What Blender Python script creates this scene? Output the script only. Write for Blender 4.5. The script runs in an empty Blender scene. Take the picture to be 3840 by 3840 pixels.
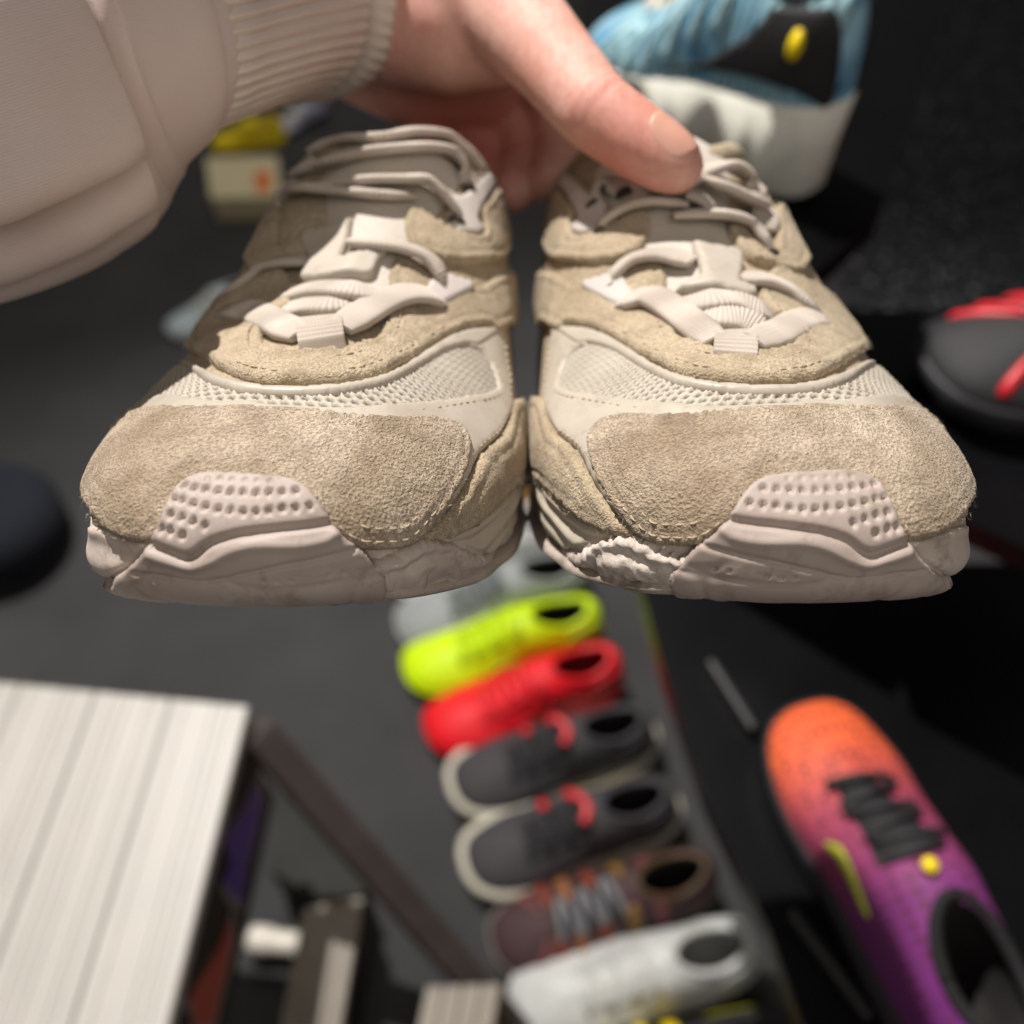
import bpy, bmesh, math, random
import numpy as np
from mathutils import Vector, Matrix, noise
from mathutils.bvhtree import BVHTree
from mathutils.kdtree import KDTree
from mathutils.geometry import delaunay_2d_cdt

random.seed(4)
rng = np.random.default_rng(4)
sc = bpy.context.scene
COL = sc.collection

# ---------------------------------------------------------------- camera
PITCH = math.radians(51.0)          # the phone looks down at the shoes and the shop floor
CAM_Z = 1.27
cam_data = bpy.data.cameras.new('camera')
cam = bpy.data.objects.new('camera', cam_data)
COL.objects.link(cam)
cam.location = (0, 0, CAM_Z)
cam.rotation_euler = (math.pi / 2 - PITCH, 0, 0)
cam_data.sensor_width = 36.0
TANW = 1.109                         # picture width at distance 1
cam_data.lens = 36.0 / TANW
cam_data.clip_start = 0.01
cam_data.clip_end = 60
cam_data.dof.use_dof = True
cam_data.dof.focus_distance = 0.205
cam_data.dof.aperture_fstop = 7.0
sc.camera = cam
CR = np.array([1.0, 0, 0])
CU = np.array([0, math.sin(PITCH), math.cos(PITCH)])
CB = np.array([0, -math.cos(PITCH), math.sin(PITCH)])
CO = np.array([0, 0, CAM_Z])

def c2w(p):
    """right, up, depth (m) seen from the phone -> world"""
    return CO + p[0] * CR + p[1] * CU - p[2] * CB
def spot_at(px, py, depth):
    k = TANW / 3840.0
    return c2w(((px - 1920) * k * depth, (1920 - py) * k * depth, depth))
def ray_dir(px, py):
    k = TANW / 3840.0
    d = (px - 1920) * k * CR + (1920 - py) * k * CU - CB
    return d / np.linalg.norm(d)
def on_plane(px, py, z):
    d = ray_dir(px, py)
    t = (z - CO[2]) / d[2]
    return CO + d * t

# ---------------------------------------------------------------- light: shop spotlight, even ambient and two added fill lamps
world = bpy.data.worlds.new('World')
sc.world = world
world.use_nodes = True
bgn = world.node_tree.nodes['Background']
bgn.inputs[0].default_value = (1.0, 0.93, 0.90, 1)
bgn.inputs[1].default_value = 0.085
LDIR = np.array([-0.27, 0.86, 0.34])
LDIR = LDIR / np.linalg.norm(LDIR)
KEY_DIST = 2.6
ld = bpy.data.lights.new('spotlight', 'SPOT')
ld.energy = 500
ld.color = (1.0, 0.95, 0.90)
ld.shadow_soft_size = 0.02
ld.spot_size = math.radians(75)
ld.spot_blend = 0.6
lo = bpy.data.objects.new('spotlight', ld)
COL.objects.link(lo)
tgt = c2w((0, 0.02, 0.28))
lw = LDIR[0] * CR + LDIR[1] * CU + LDIR[2] * CB
lo.location = tgt + lw * KEY_DIST
lo.rotation_euler = Vector(-lw).to_track_quat('-Z', 'Y').to_euler()
ad = bpy.data.lights.new('fill_light', 'AREA')  # added fill behind the camera, brightens the sleeve and background
ad.energy = 12
ad.size = 1.3
ad.color = (1.0, 0.93, 0.84)
ao = bpy.data.objects.new('fill_light', ad)
COL.objects.link(ao)
ao.location = (0.35, -1.1, 2.5)
ao.rotation_euler = (Vector((0, 0.7, 0.5)) - Vector(ao.location)).to_track_quat('-Z', 'Y').to_euler()
bd_ = bpy.data.lights.new('fill_light', 'AREA')  # added fill further ahead, lifts the far carpet and the box
bd_.energy = 19
bd_.size = 1.2
bd_.color = (1.0, 0.95, 0.88)
bo = bpy.data.objects.new('fill_light', bd_)
COL.objects.link(bo)
bo.location = (-0.6, 2.6, 2.6)
sc.view_settings.view_transform = 'Standard'
sc.view_settings.look = 'None'
sc.view_settings.exposure = 0.0
sc.view_settings.gamma = 1.0
sc.view_settings.use_curve_mapping = False
sc.cycles.max_bounces = 6
sc.cycles.use_denoising = True

# ---------------------------------------------------------------- helpers
def lin(h):
    h = h.lstrip('#')
    out = []
    for i in (0, 2, 4):
        v = int(h[i:i + 2], 16) / 255
        out.append(v / 12.92 if v <= 0.04045 else ((v + 0.055) / 1.055) ** 2.4)
    return (*out, 1.0)

class NT:
    def __init__(self, name):
        self.m = bpy.data.materials.new(name)
        self.m.use_nodes = True
        self.t = self.m.node_tree
        self.b = self.t.nodes['Principled BSDF']
        self.o = self.t.nodes['Material Output']
    def n(self, kind, **kw):
        nd = self.t.nodes.new(kind)
        for k, v in kw.items():
            if k.startswith('i_'):
                nd.inputs[k[2:].replace('_', ' ')].default_value = v
            else:
                setattr(nd, k, v)
        return nd
    def l(self, a, b):
        self.t.links.new(a, b)
    def coords(self, uv=False):
        tc = self.n('ShaderNodeTexCoord')
        return tc.outputs['UV' if uv else 'Object']
    def noise(self, vec, scale, detail=4, rough=0.55, dist=0.0):
        nd = self.n('ShaderNodeTexNoise')
        nd.inputs['Scale'].default_value = scale
        nd.inputs['Detail'].default_value = detail
        nd.inputs['Roughness'].default_value = rough
        nd.inputs['Distortion'].default_value = dist
        self.l(vec, nd.inputs['Vector'])
        return nd.outputs['Fac']
    def ramp(self, fac, stops):
        r = self.n('ShaderNodeValToRGB')
        e = r.color_ramp.elements
        while len(e) < len(stops):
            e.new(0.5)
        for el, (p, c) in zip(e, stops):
            el.position = p
            el.color = c
        self.l(fac, r.inputs[0])
        return r.outputs[0]
    def mix(self, fac, a, b, mode='MIX'):
        m = self.n('ShaderNodeMix', data_type='RGBA', blend_type=mode)
        if isinstance(fac, (int, float)):
            m.inputs[0].default_value = fac
        else:
            self.l(fac, m.inputs[0])
        for i, v in ((6, a), (7, b)):
            if isinstance(v, tuple):
                m.inputs[i].default_value = v
            else:
                self.l(v, m.inputs[i])
        return m.outputs[2]
    def math(self, op, a, b=None):
        m = self.n('ShaderNodeMath', operation=op)
        for i, v in ((0, a), (1, b)):
            if v is None:
                continue
            if isinstance(v, (int, float)):
                m.inputs[i].default_value = v
            else:
                self.l(v, m.inputs[i])
        return m.outputs[0]
    def bump(self, h, strength, dist, prev=None):
        b = self.n('ShaderNodeBump')
        b.inputs['Strength'].default_value = strength
        b.inputs['Distance'].default_value = dist
        self.l(h, b.inputs['Height'])
        if prev is not None:
            self.l(prev, b.inputs['Normal'])
        return b.outputs['Normal']
    def done(self, col=None, rough=0.6, normal=None, **kw):
        if col is not None:
            if isinstance(col, tuple):
                self.b.inputs['Base Color'].default_value = col
            else:
                self.l(col, self.b.inputs['Base Color'])
        if isinstance(rough, (int, float)):
            self.b.inputs['Roughness'].default_value = rough
        else:
            self.l(rough, self.b.inputs['Roughness'])
        if normal is not None:
            self.l(normal, self.b.inputs['Normal'])
        for k, v in kw.items():
            self.b.inputs[k.replace('_', ' ')].default_value = v
        return self.m

def suede_mat(name, light, dark, dirt, grain=1.0):
    t = NT(name)
    v = t.coords()
    big = t.noise(v, 27, 5, 0.62)
    mid = t.noise(v, 170, 3, 0.6)
    fine = t.noise(v, 1450, 2, 0.6, 0.0)
    c = t.ramp(big, [(0.39, dark), (0.58, light)])
    c = t.mix(t.ramp(mid, [(0.48, (0, 0, 0, 1)), (0.75, (0.5, 0.5, 0.5, 1))]), c, dirt)
    c = t.mix(t.ramp(fine, [(0.40, (0.52, 0.52, 0.52, 1)), (0.58, (0, 0, 0, 1))]), c, dirt)
    n1 = t.bump(fine, 0.85 * grain, 0.0014)
    n2 = t.bump(mid, 0.35, 0.0014, n1)
    m = t.done(c, 0.95, n2)
    t.b.inputs['Sheen Weight'].default_value = 0.12
    t.b.inputs['Sheen Roughness'].default_value = 0.5
    t.b.inputs['Specular IOR Level'].default_value = 0.12
    return m

def leather_mat(name, c1, c2, rough=0.5, scale=300, bump=0.12, speck=None):
    t = NT(name)
    v = t.coords()
    big = t.noise(v, 45, 4, 0.6)
    fine = t.noise(v, scale, 4, 0.6)
    c = t.ramp(big, [(0.3, c1), (0.7, c2)])
    if speck:
        c = t.mix(t.ramp(t.noise(v, 130, 5, 0.7), [(0.53, (0, 0, 0, 1)), (0.70, (0.75, 0.75, 0.75, 1))]), c, speck)
    return t.done(c, rough, t.bump(fine, bump, 0.0008), Specular_IOR_Level=0.35)

def plain_mat(name, col, rough=0.5, var=0.12, scale=60, bump=0.05, metallic=0.0):
    t = NT(name)
    v = t.coords()
    nz = t.noise(v, scale, 4, 0.6)
    a = tuple(c * (1 - var) for c in col[:3]) + (1,)
    b = tuple(min(1, c * (1 + var)) for c in col[:3]) + (1,)
    return t.done(t.ramp(nz, [(0.3, a), (0.7, b)]), rough, t.bump(nz, bump, 0.002), Metallic=metallic)

def smooth(me):
    me.polygons.foreach_set('use_smooth', np.ones(len(me.polygons), dtype=bool))
def obj(name, verts, faces, mat=None, parent=None, smooth_=True, uv=None):
    me = bpy.data.meshes.new(name)
    me.from_pydata([tuple(map(float, v)) for v in verts], [], [tuple(int(i) for i in f) for f in faces])
    if uv is not None:
        lay = me.uv_layers.new(name='UVMap')
        li = np.empty(len(me.loops), dtype=np.int32)
        me.loops.foreach_get('vertex_index', li)
        lay.data.foreach_set('uv', np.asarray(uv, dtype=np.float32)[li].ravel())
    if smooth_:
        smooth(me)
    me.update()
    o = bpy.data.objects.new(name, me)
    COL.objects.link(o)
    if mat:
        me.materials.append(mat)
    if parent:
        o.parent = parent
    return o
def empty(name, mat4=None, label=None, cat=None, group=None):
    o = bpy.data.objects.new(name, None)
    o.empty_display_size = 0.02
    COL.objects.link(o)
    if mat4 is not None:
        o.matrix_world = mat4
    return tag(o, label, cat, group)
def tag(o, label=None, cat=None, group=None, kind=None):
    if label: o['label'] = label
    if cat: o['category'] = cat
    if group: o['group'] = group
    if kind: o['kind'] = kind
    return o

def catmull(pts, step=None, closed=False, n=8):
    P = np.asarray(pts, float)
    m = len(P)
    out = []
    rngi = range(m) if closed else range(m - 1)
    for i in rngi:
        if closed:
            p0, p1, p2, p3 = P[(i - 1) % m], P[i], P[(i + 1) % m], P[(i + 2) % m]
        else:
            p1, p2 = P[i], P[i + 1]
            p0 = P[i - 1] if i > 0 else 2 * p1 - p2
            p3 = P[i + 2] if i + 2 < m else 2 * p2 - p1
        for k in range(n):
            t = k / n
            out.append(0.5 * ((2 * p1) + (-p0 + p2) * t + (2 * p0 - 5 * p1 + 4 * p2 - p3) * t * t + (-p0 + 3 * p1 - 3 * p2 + p3) * t ** 3))
    if not closed:
        out.append(P[-1])
    return np.array(out)
def resample(P, step, closed=False):
    Q = np.vstack([P, P[:1]]) if closed else P
    seg = np.linalg.norm(np.diff(Q, axis=0), axis=1)
    s = np.concatenate([[0], np.cumsum(seg)])
    n = max(4, int(round(s[-1] / step)))
    tt = np.linspace(0, s[-1], n + 1)
    if closed:
        tt = tt[:-1]
    return np.column_stack([np.interp(tt, s, Q[:, k]) for k in range(Q.shape[1])])
def nrm(v):
    v = np.asarray(v, float)
    return v / (np.linalg.norm(v, axis=-1, keepdims=True) + 1e-12)

def tube(path, normals, w, h, ring=14, rib=0.0, pitch=0.0012, step=0.00045, power=2.4, taper=None):
    """flattened lace / cord: path (m), up vectors, half width w, half height h"""
    P = np.asarray(path, float)
    s = np.concatenate([[0], np.cumsum(np.linalg.norm(np.diff(P, axis=0), axis=1))])
    n = max(6, int(s[-1] / step))
    t = np.linspace(0, s[-1], n)
    C = np.column_stack([np.interp(t, s, P[:, k]) for k in range(3)])
    N = np.column_stack([np.interp(t, s, np.asarray(normals)[:, k]) for k in range(3)])
    T = nrm(np.gradient(C, axis=0))
    N = nrm(N - (N * T).sum(1, keepdims=True) * T)
    B = np.cross(T, N)
    a = np.linspace(0, 2 * math.pi, ring, endpoint=False)
    ca = np.sign(np.cos(a)) * np.abs(np.cos(a)) ** (2 / power)
    sa = np.sign(np.sin(a)) * np.abs(np.sin(a)) ** (2 / power)
    mod = 1 + rib * np.sin(2 * math.pi * t / pitch)
    wt = np.ones(n) if taper is None else np.interp(t / s[-1], *zip(*taper))
    V = (C[:, None, :] + (w * wt * (1 + (mod - 1) * 0.35))[:, None, None] * ca[None, :, None] * B[:, None, :]
         + (h * wt * mod)[:, None, None] * sa[None, :, None] * N[:, None, :])
    V = V.reshape(-1, 3)
    F = []
    for i in range(n - 1):
        for j in range(ring):
            k = (j + 1) % ring
            F.append((i * ring + j, i * ring + k, (i + 1) * ring + k, (i + 1) * ring + j))
    F.append(tuple(range(ring - 1, -1, -1)))
    F.append(tuple((n - 1) * ring + j for j in range(ring)))
    return V, F

def box_mesh(c, s, M=None, bevel=0.0):
    bm = bmesh.new()
    bmesh.ops.create_cube(bm, size=1.0)
    for v in bm.verts:
        v.co = Vector((v.co.x * s[0] + c[0], v.co.y * s[1] + c[1], v.co.z * s[2] + c[2]))
    if bevel:
        bmesh.ops.bevel(bm, geom=bm.edges[:], offset=bevel, segments=2, affect='EDGES', profile=0.5)
    if M is not None:
        bm.transform(M)
    return bm
def bmobj(name, bm, mat, parent=None, smooth_=False):
    me = bpy.data.meshes.new(name)
    bm.to_mesh(me)
    bm.free()
    if smooth_:
        smooth(me)
    o = bpy.data.objects.new(name, me)
    COL.objects.link(o)
    if mat:
        me.materials.append(mat)
    if parent:
        o.parent = parent
    return o
# ---------------------------------------------------------------- last of a sneaker (local metres: x across, y toe -> heel, z up)
OUT = np.array([(-3, 0), (-19, 2.0), (-31, 9), (-39, 21), (-45.5, 40), (-51, 66), (-50.5, 90), (-45.5, 120), (-38, 150), (-34, 190), (-32, 230),
                (-27, 264), (-14, 286), (7, 293), (28, 286), (41, 264), (47, 230), (49, 190), (50, 150), (53, 115), (55, 88), (54, 64), (50, 42),
                (43, 24), (31, 9.5), (15, 2)]) / 1000.0
OUTC = catmull(OUT, closed=True, n=16)
OUTC = resample(OUTC, 0.0012, closed=True)
_T = nrm(np.roll(OUTC, -1, 0) - np.roll(OUTC, 1, 0))
OUTN = np.column_stack([-_T[:, 1], _T[:, 0]])
if (OUTN[0] * np.array([0, -1])).sum() < 0:
    OUTN = -OUTN
for _ in range(6):
    OUTN = nrm(OUTN + np.roll(OUTN, 1, 0) + np.roll(OUTN, -1, 0))
def zbot(y):
    return np.interp(y, [0, .012, .03, .055, .09, .23, .27, .295], [0.000, -.0035, -.008, -.0115, -.014, -.015, -.013, -.008])
def ztop(y):
    return np.interp(y, [0, .02, .05, .09, .15, .22, .295], [.0085, .0085, .009, .010, .014, .020, .024])
SPY = [0.0, .074, .09, .11, .13, .15, .17, .20, .24, .27, .30]
SPZ = [.046, .0475, .0535, .064, .078, .092, .100, .098, .094, .098, .100]
def spine(y):
    x = np.interp(y, [0, .07, .11, .16, .22], [.006, .006, .009, .010, .008])
    return x, np.interp(y, SPY, SPZ)
def last_grid(nt=70, nsole=16, expn=2.5):
    """rows: bottom -> spine; columns: once round the outline, starting at the toe tip"""
    P = OUTC
    y = P[:, 1]
    zb, zt = zbot(y), ztop(y)
    # each outline point is drawn towards its own spot on the spine
    yq = .074 + np.log1p(np.exp((y - .074) / .012)) * .012
    yq = np.minimum(yq, .262 + 0.1 * (yq - .262) * (yq > .262) - 0.0)
    qx, qz = spine(yq)
    k = np.interp(y, [0, .04, .085, .12, .16], [.56, .50, .34, .16, .08])
    ex = np.interp(y, [0, .05, .085, .12, .16], [2.6, 2.35, 2.3, 2.7, 3.0])
    rows = []
    for i in range(nsole):
        t = i / nsole
        ins = 0.006 * np.clip((0.5 - t) / 0.5, 0, 1) ** 2.0
        rows.append(np.column_stack([P[:, 0] - OUTN[:, 0] * ins, P[:, 1] - OUTN[:, 1] * ins, zb + (zt - zb) * t]))
    for i in range(nt + 1):
        th = (i / nt) * math.pi / 2
        # superellipse quarter
        ca, sa = math.cos(th), math.sin(th)
        a = 1 - ca ** (2 / ex)
        b = sa ** (2 / ex)
        bb = k * a + (1 - k) * b
        rows.append(np.column_stack([P[:, 0] + (qx - P[:, 0]) * a, P[:, 1] + (yq - P[:, 1]) * a, zt + (qz - zt) * bb]))
    return np.array(rows)
GRID = last_grid()
NSOLE = 16
def grid_faces(nr, nc, r0=0, r1=None, skip=None):
    F = []
    for i in range(r0, (nr if r1 is None else r1) - 1):
        for j in range(nc):
            k = (j + 1) % nc
            if skip is not None and skip(i, j):
                continue
            F.append((i * nc + j, i * nc + k, (i + 1) * nc + k, (i + 1) * nc + j))
    return F
_nr, _nc = GRID.shape[:2]
BV = GRID.reshape(-1, 3)
BASE = BVHTree.FromPolygons([tuple(v) for v in BV], grid_faces(_nr, _nc))

# directions from a point inside the last <-> a flat chart (stereographic), so pattern pieces can be cut as flat shapes
OC = np.array([0.002, .085, .006])
CH_C = nrm(np.array([0, -.72, .69]))
CH_X = np.array([1.0, 0, 0])
CH_Y = np.cross(CH_C, CH_X) * -1
if CH_Y[2] < 0:
    CH_Y = -CH_Y
def to_chart(p):
    d = nrm(np.asarray(p) - OC)
    k = 1.0 / (1.0 + d @ CH_C)
    return np.array([d @ CH_X * k, d @ CH_Y * k])
def from_chart(ab):
    ab = np.atleast_2d(ab)
    r2 = (ab ** 2).sum(1)
    z = (1 - r2) / (1 + r2)
    d = (2 * ab / (1 + r2)[:, None])
    return d[:, :1] * CH_X + d[:, 1:2] * CH_Y + z[:, None] * CH_C
def surf(ab):
    D = from_chart(ab)
    out = np.empty((len(D), 3))
    o = Vector(OC)
    for i, d in enumerate(D):
        h = BASE.ray_cast(o, Vector(d))
        out[i] = h[0] if h[0] is not None else OC + d * 0.06
    return out

# where the two shoes are held (camera frame -> world)
def shoe_matrix(x, y, depth, pitch, yaw, roll):
    p = math.radians(pitch)
    Rc = Matrix(((1, 0, 0), (0, math.sin(p), math.cos(p)), (0, -math.cos(p), math.sin(p))))  # cols: shoe axes in (right, up, back)
    Rl = Matrix.Rotation(math.radians(yaw), 3, 'Z') @ Matrix.Rotation(math.radians(roll), 3, 'Y')
    Rw = Matrix((tuple(CR), tuple(CU), tuple(CB))).transposed() @ Rc @ Rl
    M = Rw.to_4x4()
    M.translation = Vector(c2w((x, y, depth)))
    return M
ML = shoe_matrix(-.0564, -.0180, .190, 20.0, -2.0, 0.6)
MR = shoe_matrix(.0639, -.0175, .192, 20.0, 1.0, -0.4)
SHOES = {'L': (ML, 1), 'R': (MR, -1)}
def trace(px, py, which='R'):
    """photo point -> point on the last (left-type local frame)"""
    M, s = SHOES[which]
    Mi = M.inverted()
    o = Mi @ Vector(CO)
    d = (Mi.to_3x3() @ Vector(ray_dir(px, py))).normalized()
    o.x *= s
    d.x *= s
    h = BASE.ray_cast(o, d)
    if h[0] is not None:
        return np.array(h[0])
    best = None
    for t in np.linspace(.15, .45, 240):
        q = o + d * t
        nn = BASE.find_nearest(q)
        if best is None or nn[3] < best[0]:
            best = (nn[3], nn[0])
    return np.array(best[1])
# zoomed views of the photograph used for measuring (origin, scale)
def R3(x, y): return (1900 + x / 1.0733, 500 + y / 1.0733, 'R')
def R4(x, y): return (1900 + x / 1.0733, 1400 + y / 1.0733, 'R')
def L2(x, y): return (250 + x / 1.104, 1400 + y / 1.104, 'L')
def L5(x, y): return (800 + x / 1.61, 400 + y / 1.61, 'L')
def LF(x, y): return (x * 1.9876, y * 1.9876, 'L')
def chart_of(view, pts):
    return np.array([to_chart(trace(*view(x, y))) for x, y in pts])

def inside(poly, pts):
    x, y = pts[:, 0], pts[:, 1]
    r = np.zeros(len(pts), bool)
    n = len(poly)
    for i in range(n):
        x1, y1 = poly[i]
        x2, y2 = poly[(i + 1) % n]
        c = ((y1 > y) != (y2 > y)) & (x < (x2 - x1) * (y - y1) / (y2 - y1 + 1e-15) + x1)
        r ^= c
    return r

def vnormals(V, F):
    F = np.asarray(F)
    n = np.cross(V[F[:, 1]] - V[F[:, 0]], V[F[:, 2]] - V[F[:, 0]])
    N = np.zeros_like(V)
    for k in range(3):
        np.add.at(N, F[:, k], n)
    return nrm(N)

def patch(chart_poly, step, off, thick, edge=0.0015, disp=None, fray=0.0, n=6, seed=0, skirt=0.0016, corner=True):
    """pattern piece: closed chart polygon -> puffed, edged mesh lying on the last. Returns verts, faces, uv, boundary"""
    poly = catmull(chart_poly, closed=True, n=n) if n > 1 else np.asarray(chart_poly)
    S0 = surf(poly)
    # metric: metres per chart unit
    met = np.median(np.linalg.norm(S0 - np.roll(S0, 1, 0), axis=1) / (np.linalg.norm(poly - np.roll(poly, 1, 0), axis=1) + 1e-9))
    st = step / met
    poly = resample(poly, st, closed=True)
    r = np.random.default_rng(seed)
    if fray:
        poly = poly + r.normal(0, fray / met, poly.shape)
    lo_, hi = poly.min(0), poly.max(0)
    gx = np.arange(lo_[0], hi[0], st)
    gy = np.arange(lo_[1], hi[1], st * 0.87)
    G = np.array([(x + (st / 2 if j % 2 else 0), y) for j, y in enumerate(gy) for x in gx])
    G = G[inside(poly, G)]
    kd = KDTree(len(poly))
    for i, p in enumerate(poly):
        kd.insert((p[0], p[1], 0), i)
    kd.balance()
    keep = np.array([kd.find((g[0], g[1], 0))[2] > st * 0.55 for g in G], bool) if len(G) else np.zeros(0, bool)
    G = G[keep] if len(G) else np.zeros((0, 2))
    nb = len(poly)
    A = np.vstack([poly, G])
    sgn = np.sum(poly[:, 0] * np.roll(poly[:, 1], -1) - np.roll(poly[:, 0], -1) * poly[:, 1])
    order = list(range(nb)) if sgn > 0 else list(range(nb))[::-1]
    res = delaunay_2d_cdt([Vector(p) for p in A], [], [order], 1, 1e-9)
    V2 = np.array([tuple(v) for v in res[0]])
    F = [tuple(f) for f in res[2]]
    # boundary = edges used once
    cnt = {}
    for f in F:
        for i in range(3):
            e = (f[i], f[(i + 1) % 3])
            cnt[e] = cnt.get(e, 0) + 1
    bedge = [e for e in cnt if (e[1], e[0]) not in cnt]
    S = surf(V2)
    Fa = np.array(F)
    # light smoothing of the facets of the last
    N = vnormals(S, Fa)
    if (N * nrm(S - OC)).sum() < 0:
        F = [f[::-1] for f in F]
        bedge = [(b, a) for a, b in bedge]
        N = -N
    bset = sorted({i for e in bedge for i in e})
    kb = KDTree(len(bset))
    for i in bset:
        kb.insert(S[i], i)
    kb.balance()
    d = np.array([kb.find(p)[2] for p in S])
    x = np.clip(d / edge, 0, 1)
    h = off + thick * np.sqrt(np.clip(1 - (1 - x) ** 2, 0, 1))
    if disp is not None:
        h = h + disp(S, V2 * met, d, N)
    W = S + N * h[:, None]
    # skirt down to the layer beneath
    base = len(W)
    idx = {v: base + i for i, v in enumerate(bset)}
    W = np.vstack([W, np.array([S[i] + N[i] * (off - skirt) for i in bset])])
    for a, b in bedge:
        F.append((b, a, idx[a]))
        F.append((b, idx[a], idx[b]))
    uv = np.vstack([V2, V2[bset]]) * met
    bpoly = poly
    return W, F, uv, bpoly, met

def seg_dist(S, path):
    """distance of points S to polyline path (3D)"""
    P = resample(np.asarray(path), 0.0004)
    kd = KDTree(len(P))
    for i, p in enumerate(P):
        kd.insert(p, i)
    kd.balance()
    return np.array([kd.find(s)[2] for s in S])

def stitch_line(bpoly, met, inset, height, length=.0020, gap=.0009, rad=.00023, closed=True, jitter=.00012, seed=1):
    """run of thread stitches a set distance inside a pattern edge -> verts, faces of all the threads"""
    r = np.random.default_rng(seed)
    P = resample(bpoly, .0006 / met, closed=True)
    for _ in range(3):
        P = (P + np.roll(P, 1, 0) + np.roll(P, -1, 0)) / 3
    T = nrm(np.roll(P, -1, 0) - np.roll(P, 1, 0))
    N2 = np.column_stack([-T[:, 1], T[:, 0]])
    a = np.sum(P[:, 0] * np.roll(P[:, 1], -1) - np.roll(P[:, 0], -1) * P[:, 1])
    if a < 0:
        N2 = -N2
    Q = P + N2 * inset / met
    S = surf(Q)
    O = nrm(S - OC)
    s = np.concatenate([[0], np.cumsum(np.linalg.norm(np.diff(S, axis=0), axis=1))])
    V, F = [], []
    t = 0
    while t + length < s[-1]:
        tt = np.linspace(t, t + length, 5)
        C = np.column_stack([np.interp(tt, s, S[:, k]) for k in range(3)])
        U = nrm(np.column_stack([np.interp(tt, s, O[:, k]) for k in range(3)]))
        lift = height + np.array([-.0004, .0001, .00022, .0001, -.0004]) + r.normal(0, jitter)
        C = C + U * lift[:, None]
        v, f = tube(C, U, rad, rad, ring=6, step=length / 4.01)
        F += [tuple(i + len(V) for i in ff) for ff in f]
        V += list(v)
        t += length + gap
    return np.array(V), F
# ---------------------------------------------------------------- materials of the worn pair
M_SUEDE = suede_mat('suede_toe', lin('#d2c1ac'), lin('#a6937c'), lin('#7a6a58'), 1.0)
M_SUEDE2 = suede_mat('suede_vamp', lin('#c6b59b'), lin('#ab9a80'), lin('#84745d'), 0.8)
M_SYN = leather_mat('synthetic_overlay', lin('#aea597'), lin('#bdb4a7'), 0.42, 420, 0.10, lin('#a39888'))
M_GREY = leather_mat('grey_eyelet_plastic', lin('#b9b0ab'), lin('#c9c1bb'), 0.38, 300, 0.05)
M_RUB = leather_mat('toe_rubber', lin('#a3948b'), lin('#b5a79e'), 0.55, 260, 0.12, lin('#8c7d70'))
M_FOAM = leather_mat('midsole_foam', lin('#b5a69c'), lin('#c8bbb1'), 0.7, 240, 0.35, lin('#8a7c6c'))
M_CRACK = leather_mat('cracked_foam', lin('#b7a99c'), lin('#d8cec4'), 0.75, 330, 0.5, lin('#7b6d5b'))
M_PLATE = leather_mat('side_plate', lin('#aca290'), lin('#bfb6a6'), 0.5, 300, 0.10)
t = NT('lace_cotton')
_u = t.coords(uv=True)
_w1 = t.n('ShaderNodeTexWave', wave_type='BANDS', bands_direction='X')
_w1.inputs['Scale'].default_value = 300
_w1.inputs['Distortion'].default_value = 0.8
t.l(_u, _w1.inputs['Vector'])
_w2 = t.n('ShaderNodeTexWave', wave_type='BANDS', bands_direction='Y')
_w2.inputs['Scale'].default_value = 330
t.l(_u, _w2.inputs['Vector'])
_h = t.math('ADD', _w1.outputs['Fac'], t.math('MULTIPLY', _w2.outputs['Fac'], 0.12))
_c = t.ramp(t.noise(t.coords(), 60, 4), [(0.3, lin('#bdb1a5')), (0.7, lin('#ccc2b7'))])
_c = t.mix(t.math('MULTIPLY', t.math('SUBTRACT', 1.0, _w1.outputs['Fac']), 0.30), _c, lin('#8d8073'))
M_LACE = t.done(_c, 0.9, t.bump(_h, 0.5, 0.0005), Specular_IOR_Level=0.15)
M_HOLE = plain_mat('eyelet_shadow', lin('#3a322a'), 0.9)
M_LIN = leather_mat('upper_lining', lin('#b0a48f'), lin('#c2b7a4'), 0.9, 700, 0.5)
M_TONGUE = leather_mat('tongue_textile', lin('#bdb4a8'), lin('#cac2b7'), 0.8, 900, 0.4)
M_SOLE = leather_mat('outsole_rubber', lin('#a3968b'), lin('#b9aca1'), 0.6, 200, 0.2, lin('#6d6054'))
M_THREAD = plain_mat('thread', lin('#b3a48d'), 0.8, 0.25, 700, 0.0)
M_FIBRE = plain_mat('suede_fibre', lin('#d3c4a8'), 0.8, 0.2, 400, 0.0)
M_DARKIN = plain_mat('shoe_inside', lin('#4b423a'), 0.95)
t = NT('vamp_mesh')
_v = t.coords()
_big = t.noise(_v, 60, 3)
_at = t.n('ShaderNodeAttribute', attribute_name='hole')
_c = t.ramp(_big, [(0.3, lin('#b3aa9b')), (0.7, lin('#c1b9ab'))])
_c = t.mix(_at.outputs['Fac'], _c, lin('#463c2f'))
M_MESH = t.done(_c, 0.75, t.bump(t.noise(_v, 1500, 2), 0.25, 0.0005))

def pnoise(S, scale, seed=0.0):
    return np.array([noise.noise(Vector((p[0] * scale + seed, p[1] * scale, p[2] * scale))) for p in S])

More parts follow.
